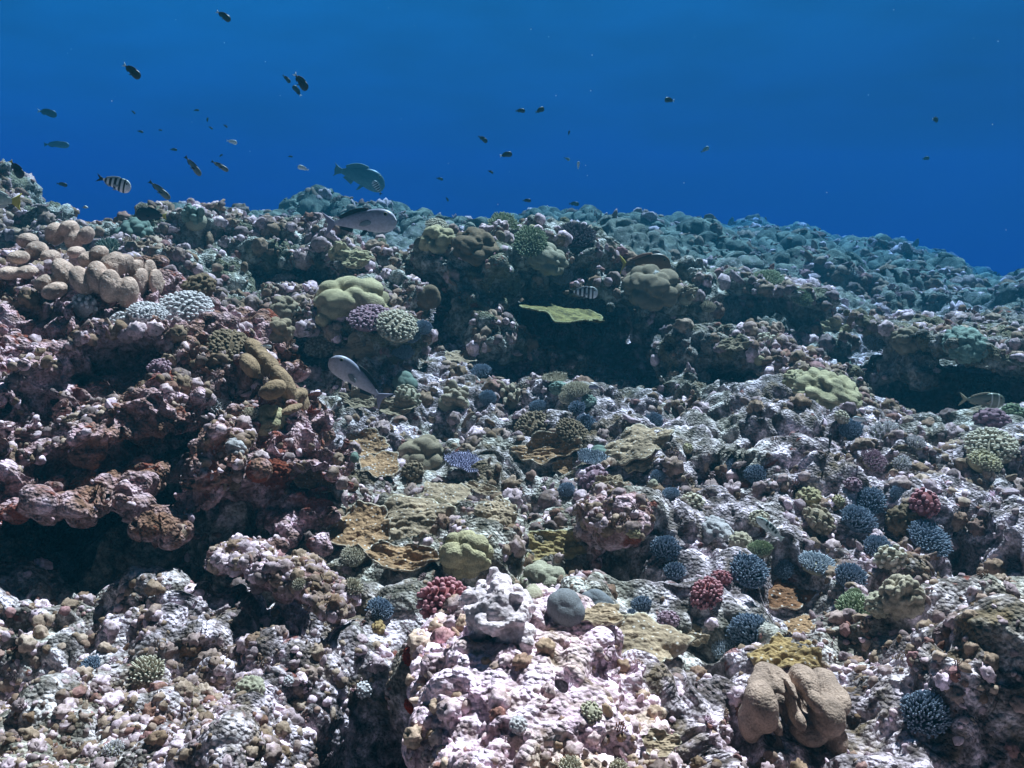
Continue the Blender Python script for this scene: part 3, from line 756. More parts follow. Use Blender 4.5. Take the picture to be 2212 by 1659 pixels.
# kind, x, y, half width (frame pixels), colour, label, optional: depth ratio y, height ratio, tilt towards the camera, base colour
CORALS = [
 # --- foreground and centre
 ('knob', 959,1284,66,'pink','large deep pink cauliflower coral with thick rounded knobs, beside the white pitted boulder',dict(h=1.0)),
 ('knob', 1526,1272,46,'pink','dusky pink cauliflower coral in a dark hollow between blue corals on the right',{}),
 ('knobs',1558,1243,22,'pink','small pink knobby coral touching the upper right of the dusky pink one',{}),
 ('knobs',1445,1332,27,'mauve','few mauve brown knobs under the dark ledge left of the dusky pink coral',{}),
 ('knob', 1001,1212,33,'palebl','white tipped grey knobby coral in front of the yellow boulder coral',{}),
 ('bump', 1006,1182,48,'yellow','smooth pale yellow lobed coral behind white tipped knobs',dict(h=1.0)),
 ('table',1001,1006,44,'lav','lavender table coral on a stalk casting a shadow in the valley centre',dict(h=1.0)),
 ('plate',1196,1187,72,'olive','olive plate coral with an upturned wavy rim, left of the black hole',dict(y=.85,tilt=12)),
 ('bump', 1174,1244,46,'beige','smooth beige lumpy coral beneath the olive plate rim',dict(h=.9)),
 ('dome', 1151,1280,30,'beige','low grey beige dome coral behind the white pitted boulder',{}),
 ('dome', 1223,1300,44,'grey','larger left half of the pair of smooth blue-grey boulder corals',dict(h=1.0)),
 ('dome', 1290,1296,39,'grey','smaller right half of the pair of smooth blue-grey boulder corals',dict(h=1.0)),
 ('acros',1386,1299,26,'blue','dark blue branching coral right of the blue-grey boulder pair',{}),
 ('acros',1364,1322,14,'blue','tiny blue branching coral just below the dark blue one by the boulder pair',{}),
 ('crust',1385,1392,110,'plateo','broad tan encrusting coral sheet in the lower centre',dict(y=.8)),
 ('crust',1296,1330,62,'plateo','mauve brown bumpy crust between the boulder pair and the broad tan sheet',dict(y=.6)),
 ('crust',1490,1372,50,'plateo','small tan crust on the right end of the broad tan sheet',dict(y=.7)),
 ('acro', 1622,1350,48,'blue','full round slate blue branching coral right of the broad tan sheet',dict(h=1.1)),
 ('acrof',1566,1398,36,'palebl','pale ragged branching coral below left of the round slate blue one',{}),
 ('acro', 1996,1526,60,'blue','big blue branching coral in the lower right corner area',dict(h=.95)),
 ('plate',1423,1608,48,'plateo','tan shield shaped plate coral at the bottom right of the bright rock',dict(y=.95,tilt=25)),
 ('acros',1230,1652,38,'cream','cream branching coral cut by the bottom edge',{}),
 ('acros',1335,1655,30,'cream','smaller cream branching coral at the bottom edge, right of the first',{}),
 ('knobs',1277,1532,30,'beige','patch of small beige nodules on the bright rock',{}),
 ('bumpf',1205,1470,24,'white','white nodule cluster on the middle of the bright rock',{}),
 ('bumpf',1120,1560,22,'white','white nodule cluster low on the bright rock',{}),
 ('crust',1696,1288,66,'rust','rust brown crust with white specks above the ochre coral',dict(y=.75)),
 ('crust',1731,1352,40,'plate','pale brown crust between the rusty and the ochre ones',dict(y=.8)),
 ('crust',1702,1420,84,'ochre','ochre encrusting coral behind the folded leather coral',dict(y=.7,h=1.3)),
 ('acro', 1616,1224,48,'blue','wide blue branching coral above the right pink coral',dict(h=.8)),
 ('acros',1457,1228,27,'blue','blue branching coral left of the dusky pink coral',{}),
 ('acro', 1437,1178,36,'blue','rounded blue branching coral beside the black hole',dict(h=1.0)),
 ('acrof',1642,1182,30,'green','green and blue branching coral below the striped wrasse',{}),
 ('acrof',1694,1226,26,'blue','flat blue branching coral above the rust brown crust',{}),
 ('acrof',1764,1214,46,'palebl','pale grey flat topped branching coral right of the wide blue one',dict(h=.8)),
 ('acro', 1837,1238,38,'blue','dark blue branching coral in front of the round boulder',dict(h=1.0)),
 ('acrof',1853,1312,58,'green','wide grey-green branching plate near the round boulder',dict(h=.8,y=.6)),
 ('acrof',1845,1280,20,'green','small grey-green branching tuft above the wide grey-green one',{}),
 ('bumpf',1949,1272,52,'cream','rounded pale boulder coral on the right ground',dict(h=1.2)),
 ('bumpf',1905,1295,34,'beige','lower lump on the left of the round pale boulder coral',{}),
 ('knobs',1923,1198,38,'cream','cream finger knobs over a dark hollow on the right',{}),
 ('acrof',1895,1176,34,'blue','blue branching coral behind the cream finger knobs',{}),
 ('acrof',2005,1157,52,'blue','wide flat blue branching coral at the edge of the right shadow',dict(h=.7)),
 ('bumpf',1957,1112,44,'brown','olive brown lobed coral above the wide flat blue one',{}),
 ('acro', 1851,1115,42,'blue','steel blue branching coral beside the tan cauliflower coral',dict(h=.9)),
 ('acro', 1881,1076,38,'blue','second steel blue branching coral, just above the one by the tan cauliflower',dict(h=.8)),
 ('acrof',1940,1062,25,'blue','light blue branching coral left of the reddish knobs',{}),
 ('knobs',1993,1078,40,'pink','reddish knobby coral on the right slope, right of the light blue coral',{}),
 ('knobs',1769,1114,42,'tan','tan orange cauliflower coral with stubby lobes on the right slope',{}),
 ('bumpf',1747,1068,30,'yellow','yellowish crusty lump above the tan orange cauliflower coral',{}),
 ('knobs',1811,1078,18,'yellow','pair of yellow knobs between the yellowish lump and the blue corals',{}),
 ('acrof',1885,990,34,'mauve','dull reddish lumpy coral on the upper right slope',{}),
 ('knobs',1842,1042,20,'mauve','small pinkish knob coral above the steel blue pair',{}),
 ('acros',1946,998,24,'white','whitish branching coral right of the dull reddish one',{}),
 ('knobf',2139,955,58,'cream','wide cream knobby coral at the right below the cave',{}),
 ('knobf',2125,993,42,'yellow','yellowish knobby coral below the wide cream one',{}),
 ('acros',1904,930,38,'white','white-green branching coral below the right cave mouth',dict(h=.7)),
 ('acrof',1837,922,32,'blue','small blue coral left of the white-green one below the cave',{}),
 ('knobs',1817,897,20,'cream','cream knob coral left of the small pale fish',{}),
 ('bumpf',2142,898,32,'mauve','pink encrusted lump below the fish in the right cave',{}),
 ('bumpf',2189,884,22,'green','yellow-green lump at the right edge beside the cave',{}),
 ('acros',1977,953,24,'white','pale stubby coral in the rubble between the cave and the reddish coral',{}),
 ('bumpf', 1785,835,70,'yellow','large yellow-green sheet coral draped over the right ridge',dict(h=.6,y=.6)),
 ('bumpf',1720,815,30,'yellow','smaller yellow-green coral on the left end of the draped one',{}),
 # --- valley
 ('knobf',1155,922,54,'brown','brown knobby coral plate, the larger of two fused ones in the valley',dict(h=.9)),
 ('knobf',1236,932,42,'brown','brown knobby coral plate, the smaller right one of two fused ones',dict(h=.9)),
 ('plate',1185,975,76,'plate','ragged chestnut plate coral under the brown knobby plates',dict(y=.55,tilt=14)),
 ('plate',1226,1010,34,'plate','lower lobe of chestnut plate right of the lavender table coral',dict(y=.9,tilt=18)),
 ('acrof',1163,874,22,'blue','blue branching coral behind the brown knobby plates',{}),
 ('acros',1247,877,20,'blue','violet blue branching coral on pale rock up the valley',{}),
 ('acro', 1266,914,30,'blue','blue branching coral touching the right brown knobby plate',dict(h=.8)),
 ('acrof',1412,905,24,'blue','bright blue branching coral on rubble below the big black cave',{}),
 ('table',1278,993,40,'palebl','whitish blue table coral beside a smooth olive dome',dict(y=.6)),
 ('dome', 1293,975,23,'greyg','smooth olive dome behind the whitish table coral',{}),
 ('crust',1380,962,74,'plateo','broad tan plate coral on the right side of the valley',dict(y=.75)),
 ('crust',1395,1000,48,'plateo','tan plate coral directly below the broad tan one in the valley',dict(y=.5)),
 ('knobs',1286,1030,36,'mauve','mauve knobby coral above a tan ledge in the centre',{}),
 ('crust',1322,1044,42,'plateo','tan bumpy ledge coral below the mauve knobs',dict(y=.5,h=1.6)),
 ('acro', 1224,1055,21,'blue','blue branching coral in the dark centre, left of the mauve knobs',{}),
 ('acrof',1420,1026,22,'blue','blue branching coral above the small upright dome',{}),
 ('acrof',1450,1063,22,'blue','blue branching coral beside the cream stubby fingers',{}),
 ('dome', 1409,1046,15,'beige','small upright oval dome in the centre right',dict(h=1.5)),
 ('knobs',1496,1078,31,'cream','cream stubby finger coral in the centre right',{}),
 ('acrof',1580,1005,27,'blue','light blue branching coral, left of a blue pair on the right slope',dict(h=.9)),
 ('acrof',1632,1020,28,'blue','light blue branching coral, right of a blue pair on the right slope',dict(h=.9)),
 ('knobs',1485,965,15,'yellow','cluster of yellow-green balls on the rubble',{}),
 ('bump', 1367,1145,13,'yellow','small yellow lump on the rounded grey rock',{}),
 ('knobs',1640,1115,24,'cream','pale knobby rubble coral left of the striped wrasse',{}),
 ('bumpf',1545,1140,42,'white','grey-white folded rock coral between the black hole and the wrasse',{}),
 ('bumpf',1600,1165,28,'cream','cream lump coral left of the green and blue branching coral',{}),
 ('crust',880,1128,110,'plateo','wide olive brown coral sheet covering the valley floor',dict(y=.75)),
 ('crust',960,1070,60,'plateo','upper part of the olive sheet beneath the lavender table coral',dict(y=.7)),
 ('crust',1075,1110,50,'plateo','knobbly tan plate on the right of the olive valley floor',dict(y=1.0,h=1.3)),
 ('plate',1040,1060,36,'plateo','small tan plate coral right of the table coral shadow',dict(y=.6,tilt=10)),
 ('plate',790,965,48,'plate','upper brown plate of the chain running down the valley',dict(y=1.0,tilt=14)),
 ('plate',822,1010,46,'plate','lower brown plate of the chain running down the valley',dict(y=1.0,tilt=14)),
 ('dome', 766,984,12,'greyg','little pale turquoise ball coral beside the brown plate chain',dict(h=1.0)),
 ('bump', 909,975,44,'tan','tan lobed coral left of the dark hollow in the valley',dict(h=.8)),
 ('knobs',893,1011,32,'brown','brown cauliflower coral below the tan lobed one',{}),
 ('plate',672,1044,64,'plate','speckled brown plate coral capping the ledge of the left reef',dict(y=.55,tilt=10)),
 ('plate',785,1150,72,'plate','rusty brown speckled plate coral beside the black undercut',dict(y=1.1,tilt=12)),
 ('plate',870,1215,86,'plate','brown plate coral running down behind the large pink coral',dict(y=.55,tilt=12)),
 ('acrof',763,1196,33,'cream','cream branching coral over the dark undercut, left of the plates',dict(h=1.0)),
 ('acros',761,1262,26,'cream','cream twiggy coral just below the other cream one',{}),
 ('acros',646,1258,17,'cream','small cream twiggy coral at the foot of the left slope',{}),
 ('acro', 820,1310,35,'blue','blue branching coral left of the large pink coral',dict(h=.8)),
 ('bump', 818,1352,14,'ochre','small yellow sponge like lump under the blue coral by the crevice',{}),
 ('knobs',786,1484,22,'white','white knobs on the edge of the black crevice',{}),
 ('knobs',623,1467,14,'white','tiny bright white knobs on the left ground',{}),
 ('sponge',893,1404,26,'redsp','bright red sponge at the top of the black crevice',{}),
 ('sponge',888,1518,17,'redsp','red sponge patch lower in the black crevice',{}),
 ('sponge',590,1010,34,'rustsp','dark rust red crust under the ledge of the left slope',{}),
 ('sponge',150,1165,24,'rustsp','orange red crust at the lip of the left cave',{}),
 ('acros',197,1430,25,'blue','lone small blue branching coral on the lower left ground',{}),
 ('acros',318,1440,48,'cream','cream yellow branching coral on the lower left ground',dict(h=.8)),
 ('acros',245,1612,26,'white','bright white stubby coral at the lower left',{}),
 ('bumpf',540,1480,34,'beige','low beige crusty lump on the lower left ground',{}),
 # --- upper valley
 ('fingers',980,855,62,'tan','tan finger coral with fat rounded lobes in the upper valley',dict(h=.9)),
 ('fingers',1105,848,44,'tan','tan lobed coral right of the dark blue tuft in the upper valley',dict(h=.9)),
 ('acro', 1053,855,22,'blue','dark blue tuft between two tan finger corals',{}),
 ('knobs',878,851,31,'beige','beige rounded knob coral below the pale green dome',{}),
 ('plate',853,882,46,'tan','fan shaped tan plate coral behind the tail of the lower grey fish',dict(y=.6,tilt=30)),
 ('plate',775,868,42,'tan','crumpled tan plate coral below the lower grey fish',dict(y=.7,tilt=26)),
 ('dome', 875,820,28,'greyg','smooth pale green boulder coral in the upper valley',dict(h=.95)),
 ('dome', 922,632,29,'brown','smooth brown boulder coral beside the tall dark reef block',dict(h=1.2)),
 ('bump', 756,644,62,'yellow','large yellowish lobed coral on the terrace below the ridge',dict(h=.75)),
 ('dome', 700,685,19,'yellow','small yellowish ball coral left of the large lobed one',dict(h=1.1)),
 ('bump', 600,706,27,'tan','tan lobed coral hanging at the left of the terrace',dict(h=1.1)),
 ('bump', 612,660,24,'tan','tan lobed coral above the one hanging left of the terrace',{}),
 ('dome', 680,613,15,'greyg','little grey double ball coral under the dark overhang of the ridge',{}),
 ('knobf',703,737,46,'cream','cream knobby coral shelf over a dark hollow',dict(h=.8)),
 ('knobf',800,682,54,'mauve','pinkish grey knobby coral below the large yellowish lobed one',dict(h=.7)),
 ('knobf',856,700,48,'cream','pale knobby coral right of the pinkish grey one on the terrace',dict(h=.7)),
 ('acros',938,738,26,'brown','brown finger branched coral in the upper valley',{}),
 ('acrof',915,704,23,'blue','blue branching coral under the brown boulder coral',{}),
 ('acrof',889,725,20,'blue','grey-blue branching coral left of the brown finger branched one',{}),
 ('acro', 871,756,23,'blue','deep blue branching coral behind the upper back of the lower grey fish',{}),
 ('acro', 1074,785,26,'blue','dark blue branching coral beside the mauve pink one, upper of two',dict(h=.9)),
 ('acro', 1038,800,25,'blue','dark blue branching coral, lower left of two near the mauve pink one',{}),
 ('knobs',1123,788,29,'mauve','mauve pink cauliflower coral at the mouth of the big black cave',{}),
 ('knobs',1162,786,13,'beige','little beige knob coral right of the mauve pink one',{}),
 ('plate',992,778,34,'plateo','flat yellowish plate coral in the upper valley',dict(y=.6)),
 ('crust',782,752,56,'tan','tall tan leafy coral behind the head of the lower grey fish',dict(y=.9,tilt=40)),
 ('plate',851,778,26,'tan','small scalloped tan plate right of the tall leafy coral',dict(y=.8,tilt=25)),
 ('table',1200,820,28,'cream','cream table coral on pale rock at the front of the big cave',dict(y=.7)),
 ('acrof',1246,838,34,'cream','cream finely branched coral right of the turquoise patch',dict(h=.8)),
 ('acrof',1223,856,19,'cream','small brownish cream branched coral below the finely branched one',{}),
 ('bumpf',1207,834,19,'turq','turquoise encrusted patch on pale rock near the cave',{}),
 ('bumpf',1272,862,16,'turq','turquoise lump right of the small cream corals',{}),
 # --- left slope
 ('knob', 345,757,36,'mauve','pink rounded knob coral hanging on the dark part of the left slope',dict(h=1.1)),
 ('knobs',345,790,26,'mauve','lower cluster of pinkish knobs beneath the pink rounded one',{}),
 ('knobf',318,672,40,'white','bright white knobby coral shelf on the left slope, right of two',dict(h=.8)),
 ('knobs',266,690,28,'white','bright white knobby coral on the left slope, lower left of two',{}),
 ('knobs',180,655,34,'white','white stubby coral beneath the tan egg shaped lobes',{}),
 ('knobf',400,662,62,'white','wide greyish white knobby table coral on the left slope',dict(h=.6)),
 ('knobf',500,748,56,'brown','wide brown knobby coral right of the pink rounded knobs',dict(h=.6)),
 ('acrof',468,868,32,'white','small pale brain like branching coral on the left slope',dict(h=.6)),
 ('bump', 580,905,34,'yellow','bright yellow-tan lobed coral on the left reef',dict(h=.8)),
 ('acros',540,890,20,'cream','cream twigs above the bright yellow-tan lobed coral',{}),
 ('bump', 500,960,24,'white','greyish knob rock coral with green spots in a hollow of the left slope',{}),
 ('bumpf',430,610,34,'brown','brown fan shaped coral in front of the dark ridge foot',{}),
 # --- ridge, bommie and ledges
 ('fingers',425,465,40,'greyg','grey-green column coral on the front of the long ridge',dict(h=1.2)),
 ('bump', 290,495,30,'greyg','round grey-green lobed coral below the yellow-black fish',{}),
 ('acros',232,530,28,'greyg','pale green twiggy coral on the left slope against the water',{}),
 ('acros',307,445,14,'cream','small pale twiggy coral on the skyline of the ridge',{}),
 ('crust',765,560,38,'yellow','yellow and white folded coral under the upper grey fish',dict(y=.9,tilt=30)),
 ('bump', 735,545,20,'yellow','pale yellow upright coral left of the folded one',dict(h=1.8)),
 ('knobf',944,486,26,'cream','cream finger table coral on the skyline of the reef block',dict(h=.6)),
 ('bump', 945,512,32,'yellow','yellow lumpy coral at the top left of the reef block',dict(h=.9)),
 ('dome', 1016,490,13,'beige','small pointed dome on the skyline of the reef block',dict(h=1.5)),
 ('dome', 1000,495,12,'beige','rounded dome left of the small pointed one',dict(h=1.3)),
 ('dome', 1080,508,12,'tan','tall brown dome on the reef block',dict(h=1.9)),
 ('bump', 1025,525,38,'brown','dull brown lobed coral below the domes of the reef block',dict(h=.7)),
 ('acrof',1087,484,40,'green','green-grey thicket of branching coral on top of the reef block',dict(h=.6)),
 ('acrof',1145,520,46,'green','paler green thicket on the reef block, right of the brown dome',dict(h=.6)),
 ('bump', 1180,552,36,'beige','greyish beige lobed coral under the green thickets',dict(h=.6)),
 ('acrof',1240,505,46,'dark','dark bushy coral on the right top of the reef block',dict(h=.8)),
 ('dome', 1150,493,11,'yellow','small yellow column on the skyline of the reef block',dict(h=1.6)),
 ('acrof',1212,590,28,'palebl','grey-blue branching coral over the big cave',dict(h=.8)),
 ('bump', 1410,612,46,'tan','pale tan lobed coral on the right shoulder of the reef block',dict(h=.6)),
 ('fingers',1480,632,34,'tan','tan stubby finger coral at the right end of the reef block',dict(h=1.1)),
 ('acros',1530,660,18,'cream','cream fan coral right of the stubby fingers',{}),
 ('acrof',1660,600,40,'green','white-green branching coral on top of the flat reef shelf',dict(h=.5)),
 ('acrof',1730,640,28,'green','pale branching coral at the tip of the flat reef shelf',dict(h=.6)),
 ('plate',1800,712,34,'yellow','yellow-tan ear shaped plate coral beyond the shelf',dict(y=.8,tilt=35)),
 ('acrof',1885,735,28,'palebl','pale branching coral at the top of the far right ridge',dict(h=.6)),
 ('bump', 1960,728,26,'tan','tan double dome coral at the top of the far right ridge',dict(h=.9)),
 ('bumpf', 2085,735,44,'turq','yellow-turquoise coral mound before the deep water at the right',dict(h=.7)),
 ('fingers',1650,732,30,'cream','cream stubby coral on top of the broken ridge',dict(h=.9)),
 ('crust',1590,745,38,'tan','smooth tan crust on the broken ridge',dict(y=.6)),
 ('dome', 1818,782,20,'greyg','pale green ball on the broken ridge',{}),
 ('dome', 1640,775,12,'yellow','small yellowish ball on the left of the broken ridge',dict(h=1.2)),
]
GROUPS = {'acro': 'branching corals on the reef', 'knob': 'cauliflower corals on the reef', 'fing': 'finger corals on the reef', 'dome': 'boulder corals on the reef', 'bump': 'lobed corals on the reef',
          'plat': 'plate corals on the reef', 'crus': 'encrusting corals on the reef', 'tabl': 'table corals on the reef', 'spon': 'red sponges on the reef'}

def cast(dg, px, py):
    d = raydir(px, py).normalized()
    hit, loc, nor, *_ = sc.ray_cast(dg, Vector((0, 0, 0)), d)
    return (loc, nor) if hit else (None, None)
bpy.context.view_layer.update()
_dg = bpy.context.evaluated_depsgraph_get()
PLACED = []
for c in CORALS:
    kind, px, py, r, col, label, op = c
    hr = {'acrof': .55, 'knobf': .5, 'table': .35, 'plate': .15, 'crust': .1}.get(kind, .75) * op.get('h', 1)
    flat = kind in ('plate', 'crust')
    dy = r * hr * (.45 if not flat else .0)
    pts = []
    for ox, oy in ((0, 0), (-.45, 0), (.45, 0), (0, .25), (0, -.25), (.25, .1), (-.25, .1)):
        l, n = cast(_dg, px + ox * r, py + dy + oy * r * (.6 if flat else .4))
        if l is not None: pts.append((l.y, l, n))
    if not pts: print('MISS', label); continue
    pts.sort(key=lambda q: q[0]); D = pts[max(0, len(pts) // 2 - 1)][0]
    nn = sum((q[2] for q in pts), Vector()).normalized()
    loc = P(px, py + dy, D)
    PLACED.append((c, loc, nn, r * loc.y / F))

def place_coral(c, loc, nn, R, k):
    kind, px, py, r, col, label, op = c
    fn, kw, name, cat = KINDS[kind]
    var = k % 4
    sh = shape(kind, var)
    flat = kind in ('plate', 'crust')
    up = Vector((0, 0, 1))
    ax = (up * (1.1 if flat else 1.6) + nn).normalized() if kind != 'table' else (up * 5 + nn).normalized()
    if op.get('tilt'): ax = (ax + Vector((0, -1, 0)) * math.tan(math.radians(op['tilt']))).normalized()
    elif not flat: ax = (ax + Vector((random.uniform(-.3, .3), -.25 + random.uniform(-.2, .15), 0))).normalized()
    q = up.rotation_difference(ax)
    rz = random.uniform(0, 6.28) if not op.get('y') else random.choice((0, 3.14159)) + random.uniform(-.2, .2)
    parts = [p for p in sh]
    if parts == ['']:
        o = obj(name, part_mesh(kind, var, '', col))
    else:
        o = bpy.data.objects.new(name, None); COL.objects.link(o); o.empty_display_size = .02
        for p in parts:
            pc = 'beige' if (p in ('base', 'stalk') and col not in ('dark', 'brown', 'blue')) else col
            obj(p, part_mesh(kind, var, p, pc), o)
    o.rotation_mode = 'QUATERNION'
    from mathutils import Quaternion
    o.rotation_quaternion = q @ Quaternion((0, 0, 1), rz)
    yy = op.get('y', 1.0)
    zs = op.get('h', 1.0)
    if flat:
        # flat growth seen at a slant: its depth is set so that it covers the same patch of ground
        view = (-loc).normalized(); fs = max(.25, abs(ax.dot(view)))
        yl = min(1.5, max(.5, yy / fs * .62)); o.scale = (R, R * yl, R * zs)
        o.location = loc + ax * (R * .10 if kind == 'plate' else R * .13)
    else:
        vx = random.uniform(.9, 1.1) if kind != 'table' else 1.0
        o.scale = (R * vx, R / vx * random.uniform(.82, 1.08) * (yy if kind == 'table' else 1), R * zs * random.uniform(.9, 1.12))
        o.location = loc + ax * R * .04
    tag(o, label, cat, GROUPS[kind[:4]])
    return o
for k_, (c, loc, nn, R) in enumerate(PLACED):
    place_coral(c, loc, nn, R, k_)
PL = np.array([[*l, R * (.9 if c[0] in ('plate', 'crust') else .75)] for c, l, n, R in PLACED])
# ------------------------------------------------------------------ big individual forms: egg shaped lobes, leafy plates, folded leather coral, pitted boulder
def sdf_coral(name, label, cat, group, adds, mat, h=.008, k=.012, lump=0, lumps=.08, subs=(), seed=0, fine=None, tipz=None, lv=1, pad=.05):
    V, Q = make_mesh_sdf([ell(*a) for a in adds], [ell(*a) for a in subs], h, k, lump, lumps, seed=seed, pad=pad)
    me = subdivided(mesh_np(name, V, Q), lv if QUALITY else 0)
    if fine:
        v = verts(me); n = vnormals(me); setco(me, v + n * (fine * (lobes(v / .03, 5) - .4))[:, None])
    v = verts(me)
    me.materials.append(CM[mat] if isinstance(mat, str) else mat)
    c = np.array([v[:, 0].mean(), v[:, 1].mean(), v[:, 2].min()])
    o = obj(name, me); me.transform(Matrix.Translation(Vector(-c))); o.location = Vector(c)
    tag(o, label, cat, group); return o
def surf(px, py, dflt):
    l, n = cast(_dg, px, py); return l.y if l is not None else dflt
D0_ = 3.75
eggs = [(141,592,26,40,-25),(176,606,22,36,-20),(213,600,26,40,-8),(240,578,28,30,0),(238,618,24,40,5),(276,632,26,38,8),(302,612,13,38,10),(322,592,12,36,8),(338,610,10,34,0),(100,612,30,20,-30),(118,628,34,18,-28),
        (120,505,24,26,10),(150,494,22,20,20),(160,518,20,24,8),(186,508,16,22,20),(192,560,24,18,0),(250,560,18,18,0),(272,570,14,24,10),(295,585,12,28,10),(80,540,26,20,0),(110,556,22,18,0),(60,520,24,18,0),(165,545,18,14,0),(215,545,18,16,0),
        (40,556,24,16,0),(20,590,26,16,0),(60,588,22,16,0)]
ml = [(x, y, surf(x, y + 18, D0_) - .06, rx * .74, rz * .92, .075, 0, t) for x, y, rx, rz, t in eggs]
ds = sorted(e[2] for e in ml); mdn = ds[len(ds) // 2]
ml = [(x, y, min(max(D, mdn - .35), mdn + .5), rx, rz, ry, a, t) for x, y, D, rx, rz, ry, a, t in ml]
sdf_coral('column_coral', 'big colony of tan egg shaped lobes high on the left slope', 'lobed coral', None, ml, 'eggs', h=.011, k=.002, lump=.0, lv=1, fine=.004)

lf = [(560,770,20,46,-32),(585,800,22,50,-30),(612,828,20,44,-28),(560,812,26,20,-30),(590,842,30,20,-25),(626,860,18,30,-20),(655,872,12,26,-8),(648,852,16,14,0),(540,790,16,30,-30),(630,884,26,8,-20)]
ml = [(x, y, surf(x, y, 4.0) - .05, rx, rz, .06, 0, t) for x, y, rx, rz, t in lf]
mdn = sorted(e[2] for e in ml)[len(ml) // 2]; ml = [(x, y, min(max(D, mdn - .2), mdn + .2), rx, rz, ry, a, t) for x, y, D, rx, rz, ry, a, t in ml]
sdf_coral('leafy_coral', 'brown leafy coral in long folds down the right flank of the left slope', 'leafy coral', None, ml, 'leaf', h=.009, k=.006, lv=1, fine=.005)

Dl = surf(1720, 1600, 1.85)
Z = lambda x, y, dd, rx, rz, ry, t=0: (x, y, Dl + dd, rx, rz, ry, 0, t)
leather = sdf_coral('leather_coral', 'folded tan leather coral with thick soft lobes, in front of the ochre coral', 'leather coral', None, [
 Z(1650,1525,-.02,46,62,.06,-6), Z(1668,1470,.06,44,28,.07,12), Z(1640,1490,.03,26,24,.05,0), Z(1620,1560,-.02,26,44,.05,0), Z(1680,1560,-.02,20,40,.05,0),
 Z(1735,1475,.05,34,36,.06,10), Z(1712,1505,.0,18,40,.05,0), Z(1752,1512,.0,24,30,.05,-20), Z(1785,1545,-.01,40,44,.06,-10), Z(1800,1510,.04,36,30,.06,-20),
 Z(1775,1470,.10,34,12,.05,-25), Z(1722,1545,-.02,22,26,.05,0), Z(1800,1590,.0,28,34,.06,0), Z(1745,1575,.0,44,26,.06,0), Z(1660,1600,.02,34,36,.07,0), Z(1720,1610,.05,80,34,.08,0), Z(1700,1540,.09,50,60,.05,0), Z(1730,1590,.05,50,40,.06,0)],
 'leather', h=.005, k=.010, fine=.0035, subs=[Z(1695,1530,-.05,7,60,.06,-4), Z(1748,1545,-.06,5,26,.05,-38), Z(1650,1500,-.08,16,8,.06,0)], lv=1)
Db = surf(1080, 1370, 2.1)
Zb = lambda x, y, dd, rx, rz, ry, t=0: (x, y, Db + dd, rx, rz, ry, 0, t)
boulder = sdf_coral('pitted_boulder', 'pitted white and pink boulder right of the large deep pink coral, shadowed underneath', 'boulder', None, [
 Zb(1080,1318,.03,58,50,.09,10), Zb(1045,1300,.05,34,40,.07), Zb(1112,1345,.0,34,32,.07), Zb(1075,1285,.06,30,24,.06), Zb(1040,1345,.03,20,26,.05)], 'rock', h=.006, k=.010, lump=.034, lumps=.065, seed=61, fine=.012)
def add_disc(c, r): 
    global PL
    PL = np.r_[PL, [[*c, r]]]
add_disc(leather.location + Vector((0, 0, .08)), .15); add_disc(boulder.location + Vector((0, 0, .06)), .10)

# fissured yellow-green plate jutting out of the big black cave
def cave_plate():
    sh = s_plate(np.random.default_rng(4), s=12, bump=.05, cup=-.05, lob=.5, thick=.04)['']
    V, Fs, T = sh; me = mesh_np('plate_coral', V, Fs, CM['ygplate'], attrs={'tip': T})
    o = obj('plate_coral', me); k = 6.0 / F
    o.scale = (84 * k, .42, .24); o.location = P(1226, 672, 6.0)
    o.rotation_euler = (math.radians(-1), math.radians(9), 0)
    tag(o, 'ragged yellow-green plate coral jutting out in front of the big black cave', 'plate coral', GROUPS['plat'])
cave_plate()
def ledge(px, py, D, rx, ry, label, mat='plateo', tilt=10, roll=6, s=5):
    V, Fs, T = s_plate(np.random.default_rng(s), s=s, bump=.06, cup=.04, lob=.45, thick=.16)['']
    o = obj('plate_coral', mesh_np('plate_coral', V, Fs, CM[mat], attrs={'tip': T})); k = D / F
    o.scale = (rx * k, ry, .25); o.location = P(px, py, D); o.rotation_euler = (math.radians(tilt), math.radians(roll), 0)
    tag(o, label, 'plate coral', GROUPS['plat'])
# ------------------------------------------------------------------ loose coral rubble: knobs and lumps too many to count
def rub_template(kind, sub, s):
    V, Fa = ICO[sub]; V = V.copy()
    if kind == 0:      # knobbly lump
        d = 1 + .8 * (lobes(V * 1.5 + s * 7.7, s) - .45) + .25 * lobes(V * 3.6 + s, s + 1)
        V = V * d[:, None] * np.array([1, .85, .75])
    elif kind == 1:    # cluster of stubs
        d = 1 + 1.3 * (lobes(V * 1.8 + s * 3.3, s) - .40)
        V = V * d[:, None] * np.array([1, 1, .8])
    elif kind == 2:    # broken finger
        d = 1 + .25 * lobes(V * 2.3 + s * 5.1, s)
        V = V * d[:, None] * np.array([.42, .42, 1.25]); V[:, 0] += .22 * V[:, 2] ** 2
    elif kind == 4:    # small branching tuft
        r_ = np.random.default_rng(s); V, Fq, _ = s_acropora(r_, n=13 if sub == 2 else 20, h=.8, r=.10, hi=False)['branches']
        Fq = Fq[0]; return V * .95, np.r_[Fq[:, :3], Fq[:, [0, 2, 3]]]
    else:              # crusty plate
        d = 1 + .6 * (lobes(V * 1.7 + s * 2.9, s) - .4)
        V = V * d[:, None] * np.array([1.1, 1.0, .38])
    return V, Fa

